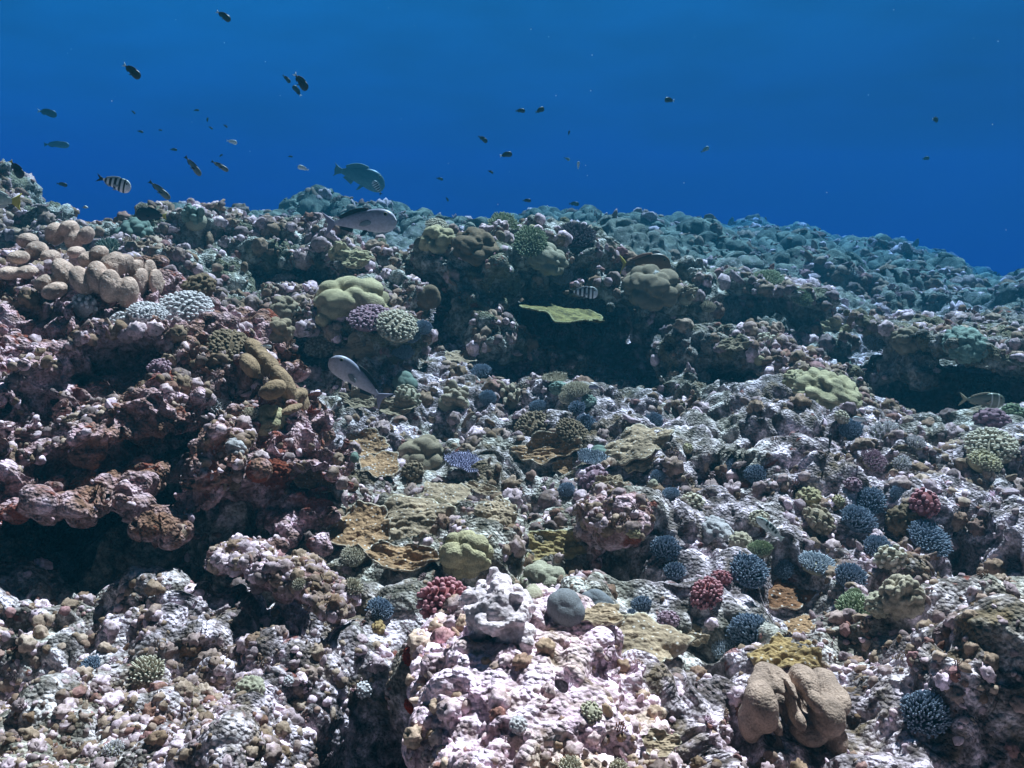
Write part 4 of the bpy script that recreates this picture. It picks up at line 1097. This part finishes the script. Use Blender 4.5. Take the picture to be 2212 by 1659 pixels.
def rubble_mat(name='coral_rubble', bright=1.0):
    m, t, b = newmat(name)
    at = N(t, 'ShaderNodeAttribute', attribute_name='tint')
    tcn = N(t, 'ShaderNodeTexCoord'); co = tcn.outputs['Object']
    c = ramp(t, at.outputs['Fac'], [(.0, (.15, .12, .11)), (.20, (.34, .28, .29)), (.50, (.84, .72, .78)), (.64, (.26, .20, .14)), (.80, (.40, .33, .25)), (.88, (.22, .16, .10)), (.93, (.24, .17, .13)), (.965, (.34, .20, .20)), (.985, (.22, .12, .09))]).outputs[0]
    n3 = noise_node(t, co, 40, 3, .6)
    n4 = noise_node(t, co, 150, 2, .6)
    n1 = noise_node(t, co, 3.4, 5, .65, .4)
    c = mixc(t, ramp(t, n1.outputs[0], [(.50, 0.0), (.61, .78)]).outputs[0], c, (.16, .115, .065))
    n0 = noise_node(t, co, 1.5, 3, .6)
    c = mixc(t, 1.0, c, ramp(t, n0.outputs[0], [(.38, (.86, .76, .74)), (.6, (1.16, 1.04, 1.10))]).outputs[0], 'MULTIPLY')
    c = mixc(t, 1.0, c, ramp(t, n3.outputs[0], [(.34, (.55, .52, .48)), (.5, (1., 1., 1.)), (.66, (1.25, 1.22, 1.28))]).outputs[0], 'MULTIPLY')
    c = mixc(t, .8, c, ramp(t, n4.outputs[0], [(.36, (.7, .68, .66)), (.55, (1.1, 1.1, 1.1))]).outputs[0], 'MULTIPLY')
    c = mixc(t, 1.0, c, (bright, bright, bright), 'MULTIPLY')
    t.links.new(c, b.inputs['Base Color'])
    bp = N(t, 'ShaderNodeBump'); bp.inputs['Strength'].default_value = .7; bp.inputs['Distance'].default_value = .006
    t.links.new(n3.outputs[0], bp.inputs['Height']); t.links.new(bp.outputs[0], b.inputs['Normal'])
    return m
M['rubble'] = rubble_mat()
M['rubble_bright'] = rubble_mat('coral_rubble_coralline', 1.45)

def scatter_rubble(o, count, smin_, smax_, mat='rubble', name='coral_rubble', amin=2.2, far=9.0, near=1.25, seed=1, sink=1.0, onlyup=-.2, weight=None):
    """smin_/smax_ in frame pixels at the distance of each piece"""
    me = o.data; v = verts(me); n = vnormals(me)
    v = v + np.array(o.location, np.float32)
    rg = np.random.default_rng(seed)
    # visible cone only, plus a margin for side views
    px = v[:, 0] / v[:, 1]
    ok = (np.abs(px) < .92) & (v[:, 1] < far) & (v[:, 1] > near) & (n[:, 2] > onlyup)
    idx = np.where(ok)[0]
    if weight is not None: idx = idx[rg.random(len(idx)) < weight(v[idx])]
    keep = np.ones(len(idx), bool)
    for x_, y_, z_, r_ in PL:
        keep &= ((v[idx] - np.array((x_, y_, z_), np.float32)) ** 2).sum(1) > (r_ * .95) ** 2
    idx = idx[keep]
    dens = np.clip(.45 + 1.7 * vnoise(v[idx] / .45, 77), .04, 1)
    idx = idx[rg.random(len(idx)) < dens]
    idx = rg.choice(idx, min(count, len(idx)), replace=False)
    tm = {}
    for kind in range(5):
        for k in range(3):
            tm[kind, k, 2] = rub_template(kind, 2, 10 * kind + k); tm[kind, k, 3] = rub_template(kind, 3, 10 * kind + k)
    keys = rg.integers(0, 100, len(idx))
    cut = (12, 30, 42, 80) if mat == 'rubble_far' else (18, 52, 74, 86)
    kinds = np.where(keys < cut[0], 0, np.where(keys < cut[1], 1, np.where(keys < cut[2], 2, np.where(keys < cut[3], 3, 4))))
    VV, FF, TT, off = [], [], [], 0
    size = smin_ * (smax_ / smin_) ** (rg.random(len(idx)) ** 1.9)
    # hollows that get no daylight stay nearly bare
    lit = np.ones(len(idx), bool)
    for q_, k_ in enumerate(idx):
        p_ = Vector(v[k_]) + Vector(n[k_]) * .03
        if sc.ray_cast(_dg, p_, sun_dir, distance=.7)[0]: lit[q_] = rg.random() < .22
    idx = idx[lit]; kinds = kinds[lit]; size = size[lit]; keys = keys[lit]
    rad = size * v[idx, 1] / F
    groups = {}
    for kind in range(5):
        for k in range(3):
            for sub in (2, 3):
                sel = np.where((kinds == kind) & ((keys % 3) == k) & ((size > 13) == (sub == 3)))[0]
                if not len(sel): continue
                T, Fa = tm[kind, k, sub]
                m = len(sel)
                # random rotation, up axis leaning to the surface normal
                nn = n[idx[sel]] + rg.normal(0, .45, (m, 3)); nn /= np.linalg.norm(nn, axis=1, keepdims=True)
                r = rg.normal(0, 1, (m, 3)); x = np.cross(r, nn); x /= np.linalg.norm(x, axis=1, keepdims=True); y = np.cross(nn, x)
                R = np.stack([x, y, nn], -1)
                W_ = np.einsum('mij,vj->mvi', R, T) * rad[sel][:, None, None]
                W_ += (v[idx[sel]] + n[idx[sel]] * (rad[sel] * (.5 - sink))[:, None] * .5)[:, None, :]
                VV.append(W_.reshape(-1, 3)); TT.append(np.repeat(rg.random(m), len(T)))
                FF.append((Fa[None] + (np.arange(m) * len(T))[:, None, None] + off).reshape(-1, 3)); off += m * len(T)
    V = np.concatenate(VV); me2 = mesh_np(name, V, np.concatenate(FF), M[mat], attrs={'tint': np.concatenate(TT)})
    ob = obj(name, me2); tag(ob, kind='stuff')
    return ob

scatter_rubble(seabed, 19000 if QUALITY else 5000, 5, 18, seed=1)
M['rubble_far'] = rubble_mat('coral_growth_far', .8)
scatter_rubble(seabed, 17000 if QUALITY else 2000, 4, 17, 'rubble_far', 'coral_growth', far=38.0, near=7.5, seed=3, onlyup=.1)
for i_, o_ in enumerate([o for o in COL.objects if o.name.startswith('reef_')]):
    if o_.name == 'reef_rock':
        scatter_rubble(o_, 1500, 6, 22, 'rubble_bright', seed=20 + i_, onlyup=.0)
    else:
        scatter_rubble(o_, 9000 if o_.name == 'reef_outcrop' else 1800, 4.5, 15, seed=20 + i_)
# ------------------------------------------------------------------ fish
def fish_mat(name, back, side, belly, kind=None, rough=.45):
    m, t, b = newmat(name); b.inputs['Roughness'].default_value = rough; b.inputs['Specular IOR Level'].default_value = .35
    tcn = N(t, 'ShaderNodeTexCoord'); sp = N(t, 'ShaderNodeSeparateXYZ'); t.links.new(tcn.outputs['Object'], sp.inputs[0])
    mr = N(t, 'ShaderNodeMapRange'); mr.inputs[1].default_value = -.2; mr.inputs[2].default_value = .2; t.links.new(sp.outputs['Z'], mr.inputs[0])
    c = ramp(t, mr.outputs[0], [(.15, belly), (.5, side), (.88, back)]).outputs[0]
    n = noise_node(t, tcn.outputs['Object'], 28, 2, .5); c = mixc(t, 1.0, c, ramp(t, n.outputs[0], [(.35, (.85, .85, .85)), (.65, (1.12, 1.12, 1.12))]).outputs[0], 'MULTIPLY')
    mx_ = N(t, 'ShaderNodeMapRange'); mx_.inputs[1].default_value = -.5; mx_.inputs[2].default_value = .5; t.links.new(sp.outputs['X'], mx_.inputs[0])
    def bars(list_, col, soft=.012):
        st = [(0.0, 0.0)]
        for a, e_ in list_: st += [(a - soft, 0.0), (a, 1.0), (e_, 1.0), (e_ + soft, 0.0)]
        r = ramp(t, mx_.outputs[0], st[:32]); return r.outputs[0]
    if kind == 'bars':
        c = mixc(t, bars([(.20, .255), (.34, .41), (.49, .56), (.64, .70), (.79, .83)], None), c, (.012, .014, .02))
    elif kind == 'bars_t':
        k_ = bars([(.30, .36), (.42, .48), (.54, .60), (.66, .71)], None)
        up_ = ramp(t, mr.outputs[0], [(.42, 0.0), (.5, 1.0)]).outputs[0]
        mm = N(t, 'ShaderNodeMath', operation='MULTIPLY'); t.links.new(k_, mm.inputs[0]); t.links.new(up_, mm.inputs[1])
        c = mixc(t, mm.outputs[0], c, (.01, .03, .035))
    elif kind == 'headbar':
        c = mixc(t, bars([(.66, .68), (.82, .84)], None), c, (.6, .62, .55))
    elif kind == 'tailpale':
        c = mixc(t, bars([(.0, .16)], None), c, (.55, .62, .62))
    t.links.new(c, b.inputs['Base Color']); return m
def flat_mat(name, col, rough=.6):
    m, t, b = newmat(name); b.inputs['Base Color'].default_value = (*col, 1); b.inputs['Roughness'].default_value = rough; return m
FM = {
 'snapper': fish_mat('grey_fish_skin', (.20, .21, .29), (.42, .41, .50), (.52, .49, .54)),
 'sergeant': fish_mat('barred_fish_skin', (.45, .50, .50), (.62, .66, .68), (.70, .72, .74), 'bars'),
 'dark': fish_mat('dark_fish_skin', (.010, .012, .016), (.014, .017, .024), (.02, .025, .035)),
 'grouper': fish_mat('green_grey_fish_skin', (.06, .09, .09), (.11, .15, .14), (.16, .20, .18)),
 'white': fish_mat('white_fish_skin', (.6, .65, .65), (.8, .82, .82), (.8, .82, .82)),
 'wrasse': fish_mat('pale_wrasse_skin', (.30, .42, .42), (.55, .62, .60), (.60, .66, .64), 'bars_t'),
 'emperor': fish_mat('olive_fish_skin', (.10, .12, .09), (.20, .22, .16), (.30, .30, .24), 'headbar'),
 'brown': fish_mat('brown_fish_skin', (.14, .075, .035), (.22, .12, .055), (.20, .10, .05)),
 'pale': fish_mat('pale_fish_skin', (.34, .42, .34), (.45, .52, .44), (.5, .55, .48)),
 'purple': fish_mat('purple_grey_fish_skin', (.14, .14, .20), (.22, .21, .30), (.28, .27, .34)),
 'beak': fish_mat('grey_brown_fish_skin', (.08, .085, .08), (.13, .14, .13), (.18, .19, .17)),
}
FIN = {k: flat_mat(k + '_fin_skin', c) for k, c in dict(grey=(.26, .24, .32), black=(.012, .014, .018), white=(.75, .80, .82), pale=(.45, .50, .48), yellow=(.50, .42, .08), green=(.12, .16, .15), olive=(.36, .32, .22), barred=(.25, .28, .30), orange=(.35, .18, .12)).items()}
EYE = flat_mat('fish_eye_black', (.008, .008, .010), .15); IRIS = flat_mat('fish_iris', (.35, .30, .18), .3)

def fin_mesh(name, pts, mat, thick=.006, off=(0, 0, 0), yaw=0, roll=0):
    """closed outline in the body plane (x, z), thin towards the edge"""
    p = np.array(pts, float); n = len(p); c = p.mean(0)
    V = [];
    for s in (-1, 1):
        V.append([c[0], s * thick, c[1]])
    for s in (-1, 1):
        for q in p * .82 + c * .18: V.append([q[0], s * thick * .8, q[1]])
    for q in p: V.append([q[0], 0, q[1]])
    V = np.array(V)
    i = np.arange(n); j = (i + 1) % n
    T = np.r_[np.c_[np.zeros(n, int), 2 + j, 2 + i], np.c_[np.ones(n, int), 2 + n + i, 2 + n + j]]
    Qd = np.r_[np.c_[2 + i, 2 + j, 2 + 2 * n + j, 2 + 2 * n + i], np.c_[2 + n + j, 2 + n + i, 2 + 2 * n + i, 2 + 2 * n + j]]
    V = V - np.array([p[0][0], 0, p[0][1]])
    R = np.array(Matrix.Rotation(yaw, 3, 'Z') @ Matrix.Rotation(roll, 3, 'X')); V = V @ R.T
    V = V + np.array([p[0][0], 0, p[0][1]]) + np.array(off)
    return mesh_np(name, V, [T, Qd], mat)

def body_profile(H, nose=.5, peak=.12, ped=.30, droop=0.0, blunt=.62):
    """x from snout (.5) to tail root (-.36); top and bottom outlines for a body H high"""
    s = np.linspace(0, 1, 30)
    x = .5 - .86 * s
    env = np.sin(math.pi * np.clip(s, 0, 1) ** blunt) ** .85
    env = np.where(s > .5, np.maximum(env, 0), env)
    tail = ped * .5 * np.clip((s - .45) / .55, 0, 1)
    top = H * (.52 * env * (1 - .35 * s) + tail * .5); bot = -H * (.50 * env * (1 - .30 * s) + tail * .5)
    top[0] = bot[0] = 0
    shift = -droop * H * (1 - s) ** 2
    return x, top + shift, bot + shift, env * (1 - .45 * s) + .06 * s
def make_fish(kind, detail=True):
    S = FISH[kind]; H = S['H']
    x, tp, bt, w = body_profile(H, ped=S.get('ped', .3), droop=S.get('droop', .1), blunt=S.get('blunt', .62))
    W_ = w * S.get('W', .16) * .5
    k = 18; an = np.arange(k) * 2 * math.pi / k
    V = []
    for i in range(len(x)):
        c = (tp[i] + bt[i]) / 2; h = max((tp[i] - bt[i]) / 2, .002)
        V.append(np.stack([np.full(k, x[i]), max(W_[i], .002) * np.sign(np.cos(an)) * np.abs(np.cos(an)) ** .85, c + h * np.sin(an)], 1))
    V = np.concatenate(V); m = len(x)
    i = np.arange(m - 1)[:, None] * k; j = np.arange(k)[None]; j2 = (j + 1) % k
    Q = np.stack([i + j, i + k + j, i + k + j2, i + j2], -1).reshape(-1, 4)
    caps = np.array([np.arange(k)[::-1] * 1, (m - 1) * k + np.arange(k)])
    body = mesh_np('body', V, [Q, caps], FM[S['mat']])
    parts = [('body', body)]
    xt = -.345; zt = (tp[-1] + bt[-1]) / 2; ph = (tp[-1] - bt[-1]) / 2
    T = S.get('tail', .16); fk = S.get('fork', .5); tl = S.get('tl', .17)
    tailp = [(xt, zt + ph), (xt - tl * .45, zt + T * .55), (xt - tl, zt + T), (xt - tl * .82, zt + T * .55), (xt - tl * (1 - fk * .55), zt), (xt - tl * .82, zt - T * .55), (xt - tl, zt - T), (xt - tl * .45, zt - T * .55), (xt, zt - ph)]
    parts.append(('tail_fin', fin_mesh('tail_fin', tailp, FIN[S['tfin']])))
    f = lambda xx, arr: float(np.interp(-xx, -x, arr))
    dh = S.get('dh', .07)
    xs = np.linspace(.16, -.27, 9)
    dors = [(a, f(a, tp) - .012) for a in xs][::-1]
    up = [(a - .03, f(a, tp) + dh * (.35 + .65 * math.sin(math.pi * (q + .6) / 9.5)) ) for q, a in enumerate(xs)]
    parts.append(('dorsal_fin', fin_mesh('dorsal_fin', dors + up, FIN[S['fin']])))
    xa = np.linspace(-.10, -.27, 5)
    an_ = [(a, f(a, bt) + .012) for a in xa][::-1] + [(a - .04, f(a, bt) - dh * (.9 - .12 * q)) for q, a in enumerate(xa)]
    parts.append(('anal_fin', fin_mesh('anal_fin', an_, FIN[S['fin']])))
    if detail:
        px_ = .17; pz = -.04 * H / .36
        for s in (-1, 1):
            pec = [(px_, pz), (px_ - .05, pz + .035), (px_ - .15, pz + .01), (px_ - .17, pz - .03), (px_ - .10, pz - .05), (px_ - .02, pz - .03)]
            parts.append(('pectoral_fin', fin_mesh('pectoral_fin', pec, FIN[S.get('pfin', S['fin'])], off=(0, s * (f(px_, W_) * .97), 0), yaw=-s * .35)))
            pel = [(.10, f(.10, bt) + .02), (.03, f(.03, bt) + .01), (-.03, f(.0, bt) - dh * 1.5), (.02, f(.0, bt) - dh * 1.3)]
            parts.append(('pelvic_fin', fin_mesh('pelvic_fin', pel, FIN[S['fin']], off=(0, s * .02, 0), roll=s * .25)))
            ex = .5 - S.get('eyex', .13); ez = (f(ex, tp) * .42 + f(ex, bt) * .0) ; r = S.get('eye', .022)
            EV, EF = ICO[3]; yy = f(ex, W_) * .80
            parts.append(('iris', mesh_np('iris', EV * np.array([r * 1.25, r * .5, r * 1.25]) + np.array([ex, s * yy, ez]), EF, IRIS)))
            parts.append(('eye', mesh_np('eye', EV * np.array([r, r * .55, r]) + np.array([ex + .001, s * (yy + r * .12), ez]), EF, EYE)))
    return parts
FISH = {
 'snapper': dict(H=.345, W=.16, mat='snapper', fin='black', tfin='grey', tail=.165, fork=.7, ped=.26, dh=.055, droop=.18, blunt=.60, pfin='barred'),
 'sergeant': dict(H=.46, W=.15, mat='sergeant', fin='barred', tfin='black', tail=.13, fork=1.3, tl=.22, ped=.26, dh=.04, eye=.025, droop=.05),
 'damsel': dict(H=.46, W=.16, mat='dark', fin='black', tfin='white', tail=.13, fork=.9, tl=.17, ped=.30, dh=.06),
 'damsel_dark': dict(H=.44, W=.16, mat='dark', fin='black', tfin='black', tail=.13, fork=.7, ped=.30, dh=.06),
 'damsel_yellow': dict(H=.52, W=.16, mat='dark', fin='black', tfin='yellow', tail=.12, fork=.4, ped=.30, dh=.06),
 'slender': dict(H=.28, W=.14, mat='beak', fin='black', tfin='black', tail=.09, fork=.3, ped=.34, dh=.035, tl=.15),
 'grouper': dict(H=.44, W=.18, mat='grouper', fin='green', tfin='green', tail=.13, fork=.1, ped=.40, dh=.08, droop=.25, tl=.16),
 'white': dict(H=.46, W=.16, mat='white', fin='white', tfin='white', tail=.10, fork=.6, dh=.04),
 'wrasse': dict(H=.24, W=.12, mat='wrasse', fin='pale', tfin='pale', tail=.08, fork=.1, ped=.45, dh=.03, tl=.14, blunt=.7),
 'emperor': dict(H=.36, W=.15, mat='emperor', fin='olive', tfin='olive', tail=.15, fork=1.1, tl=.19, ped=.22, dh=.03, droop=.12),
 'surgeon': dict(H=.46, W=.14, mat='brown', fin='orange', tfin='yellow', tail=.20, fork=1.2, tl=.14, ped=.2, dh=.05),
 'pale': dict(H=.38, W=.16, mat='pale', fin='pale', tfin='yellow', tail=.16, fork=.2, ped=.42, dh=.05),
 'purple': dict(H=.38, W=.15, mat='purple', fin='grey', tfin='grey', tail=.12, fork=.4, dh=.04),
 'palesmall': dict(H=.34, W=.15, mat='white', fin='pale', tfin='barred', tail=.10, fork=.5, dh=.03),
}
# kind, x, y, length px, heading degrees (0 right, 90 up), distance, yaw away from the picture plane, label, detail
FISHES = [
 ('snapper', 778,476,158, 6,5.2,-8,'large grey fish swimming right, just above the long ridge',1),
 ('snapper', 776,818,152,136,4.4,8,'large grey fish heading up and left over the upper valley, tail toward the viewer',1),
 ('grouper', 778,378,108,-12,14.5,8,'hazy green-grey big fish in open water above the upper grey fish',1),
 ('sergeant',815,405,30,118,9.5,20,'tiny barred fish right beneath the hazy green-grey one',0),
 ('sergeant',248,395,70,-17,5.0,0,'black barred fish with a long scissor tail at the left, against the blue water',1),
 ('sergeant',1261,631,62,-2,5.4,0,'black barred white fish in front of the dark reef block and cave',1),
 ('sergeant',1523,323,20,30,12,20,'faint tiny barred fish far out in the blue right of centre',0),
 ('sergeant',1225,343,13,-20,13,20,'faint barred speck of a fish in the blue, beside the white upright one',0),
 ('damsel',483,34,30,-30,5.5,15,'dark fish with a pale tail at the very top left of the picture',1),
 ('damsel',285,153,40,-38,4.5,10,'dark fish with a pale forked tail at the upper left, alone',1),
 ('damsel',650,176,40,-50,5,10,'largest dark pale tailed fish of a trio at the upper left of centre',1),
 ('damsel_dark',619,170,18,-40,8,30,'leftmost small dark fish of the trio',0),
 ('damsel',642,196,22,125,8,30,'lowest small dark fish of the trio, its white tail pointing down',0),
 ('damsel',102,243,34,-10,13,20,'hazy fish far off at the upper left edge',0),
 ('slender',122,312,54,0,16,0,'faint long fish silhouette in the blue above the left reef peak',0),
 ('damsel_dark',1124,239,20,5,8,20,'left one of two dark fish side by side in the open water',0),
 ('damsel_dark',1166,238,20,25,8,40,'right one of two dark fish side by side in the open water',0),
 ('damsel_dark',1043,300,22,-28,8,20,'dark fish pointing down right, below left of the side by side two',0),
 ('damsel',1093,334,26,12,7.5,15,'dark fish with a white tail in mid water right of the hazy big fish',0),
 ('damsel_dark',1060,371,12,-20,10,20,'small dark fish below the white tailed one in mid water',0),
 ('damsel',1446,216,22,176,8,30,'dark fish with a white tail facing left, alone right of centre',0),
 ('damsel_dark',1138,433,18,0,8,10,'dark oval fish just above the reef block skyline',0),
 ('damsel_dark',1240,440,22,0,12,10,'hazy dark fish above the far reef, right of the dark oval one',0),
 ('damsel',2020,258,20,0,9,40,'dark fish alone in the blue at the far right',0),
 ('damsel_dark',2000,342,18,10,14,20,'very faint fish below the dark one at the far right',0),
 ('damsel_dark',1229,287,9,80,9,30,'tiny dark upright fish below the side by side two',0),
 ('damsel_dark',950,386,14,-10,13,20,'faint small fish right of the hazy big fish',0),
 ('damsel_dark',966,430,10,-60,13,20,'faint speck of a fish low in the blue over the reef block',0),
 ('damsel_yellow',36,365,40,-58,4.6,10,'black fish with a yellow tail in front of the left reef peak',1),
 ('slender',345,410,54,-42,6.2,10,'dark fish diving to the skyline of the long ridge',1),
 ('slender',417,358,50,-52,6,5,'dark slender fish slanting steeply down, left of a pair over the ridge',1),
 ('slender',475,358,38,-30,6,15,'dark slender fish of the pair over the ridge, the right one',1),
 ('damsel_dark',134,398,18,-10,8,30,'small dark fish between the left reef peak and the barred fish',0),
 ('damsel_yellow',327,463,62,172,6.0,5,'black and yellow fish hugging the ridge below the diving dark one',1),
 ('pale',-22,428,124,172,4.6,5,'pale green fish cut by the left edge, only its rear showing',1),
 ('white',501,306,20,-10,8,20,'small white fish in the blue above the pair of slender fish',0),
 ('white',655,363,22,160,8,20,'small white fish left of the hazy big fish',0),
 ('white',1249,357,14,88,9,30,'tiny white upright fish in the blue at the centre',0),
 ('emperor',2123,863,104,-2,4.7,5,'olive fish with a pale forked tail inside the black cave at the right edge',1),
 ('wrasse',1664,1142,92,138,2.85,10,'slender barred pale fish over the right rubble',1),
 ('surgeon',1393,570,112,2,6.6,0,'rounded brown fish with a pale crescent tail behind the reef block corals',1),
 ('purple',1285,836,28,172,4.9,5,'small purple grey fish at the finely branched cream coral',0),
 ('palesmall',1858,906,36,165,4.4,5,'small pale fish at the lower lip of the right cave',0),
 ('damsel_dark',1793,955,26,85,4.2,50,'black upright fish hovering over the right rubble slope',0),
 ('palesmall',575,748,24,-8,4.6,10,'small pale oval fish above the left slope, right of the brown knobby coral',0),
 ('slender',1597,672,22,50,8.0,30,'tiny bluish fish over the hollow behind the broken ridge',0),
]
SPK = {375: 'just above and left of the steep slender fish', 288: 'highest on the left of the scatter of specks', 303: 'in the blue, below the lone pale tailed fish', 455: 'in the middle of the scatter, above the small white fish',
 487: 'right of the middle of the scatter, nearest the small white fish', 477: 'directly above the right slender fish', 424: 'highest in the middle of the scatter', 627: 'close left of the small white fish by the big hazy one',
 448: 'standing upright in the middle of the scatter', 346: 'between the pale tailed fish and the white one'}
for (x_, y_, l_, a_) in [(375,323,13,0),(288,242,9,-40),(303,284,11,-10),(455,276,9,-30),(487,272,9,-30),(477,336,8,40),(424,238,10,10),(627,338,9,0),(448,259,9,80),(346,281,7,0)]:
    FISHES.append(('damsel_dark', x_, y_, l_, a_, 11, 25, 'speck sized dark fish ' + SPK[x_], 0))

_fc = {}
for F_ in FISHES:
    kind, px, py, ln, ang, D, yaw, label, det = F_
    l, n = cast(_dg, px, py)
    if l is not None and l.y - .12 < D: D = max(1.2, l.y - .25)
    if (kind, det) not in _fc: _fc[kind, det] = make_fish(kind, bool(det))
    o = bpy.data.objects.new('fish', None); COL.objects.link(o); o.empty_display_size = .02
    irises = {}
    for p, me in _fc[kind, det]:
        c = bpy.data.objects.new(p, me); COL.objects.link(c); c.parent = o
    d = P(px, py, D); L = ln * D / F / max(.6, math.cos(math.radians(yaw)))
    left = math.cos(math.radians(ang)) < 0
    pit = math.radians(ang if not left else 180 - ang)
    Rm = Matrix.Rotation(math.pi if left else 0, 4, 'Z') @ Matrix.Rotation(math.radians(yaw), 4, 'Z') @ Matrix.Rotation(-pit, 4, 'Y')
    o.matrix_world = Matrix.Translation(d) @ Rm @ Matrix.Scale(L, 4)
    tag(o, label, 'fish', 'specks of fish above the ridge' if label.startswith('speck') else 'fish swimming over the reef')

# drifting specks in the water
def specks():
    rg = np.random.default_rng(9); V, Fa = ICO[1]; n = 110
    D = rg.uniform(1.0, 5, n); x = rg.uniform(-200, 2400, n); y = rg.uniform(-60, 1300, n)
    P_ = np.array([P(a, b, c) for a, b, c in zip(x, y, D)]); r = (rg.uniform(.35, 1.1, n) * D / F)[:, None, None]
    VV = (V[None] * r * rg.uniform(.6, 1.4, (n, 1, 3)) + P_[:, None]).reshape(-1, 3)
    FF = (Fa[None] + (np.arange(n) * len(V))[:, None, None]).reshape(-1, 3)
    tag(obj('suspended_specks', mesh_np('suspended_specks', VV, FF, FM['white'])), kind='stuff')
specks()
haze()
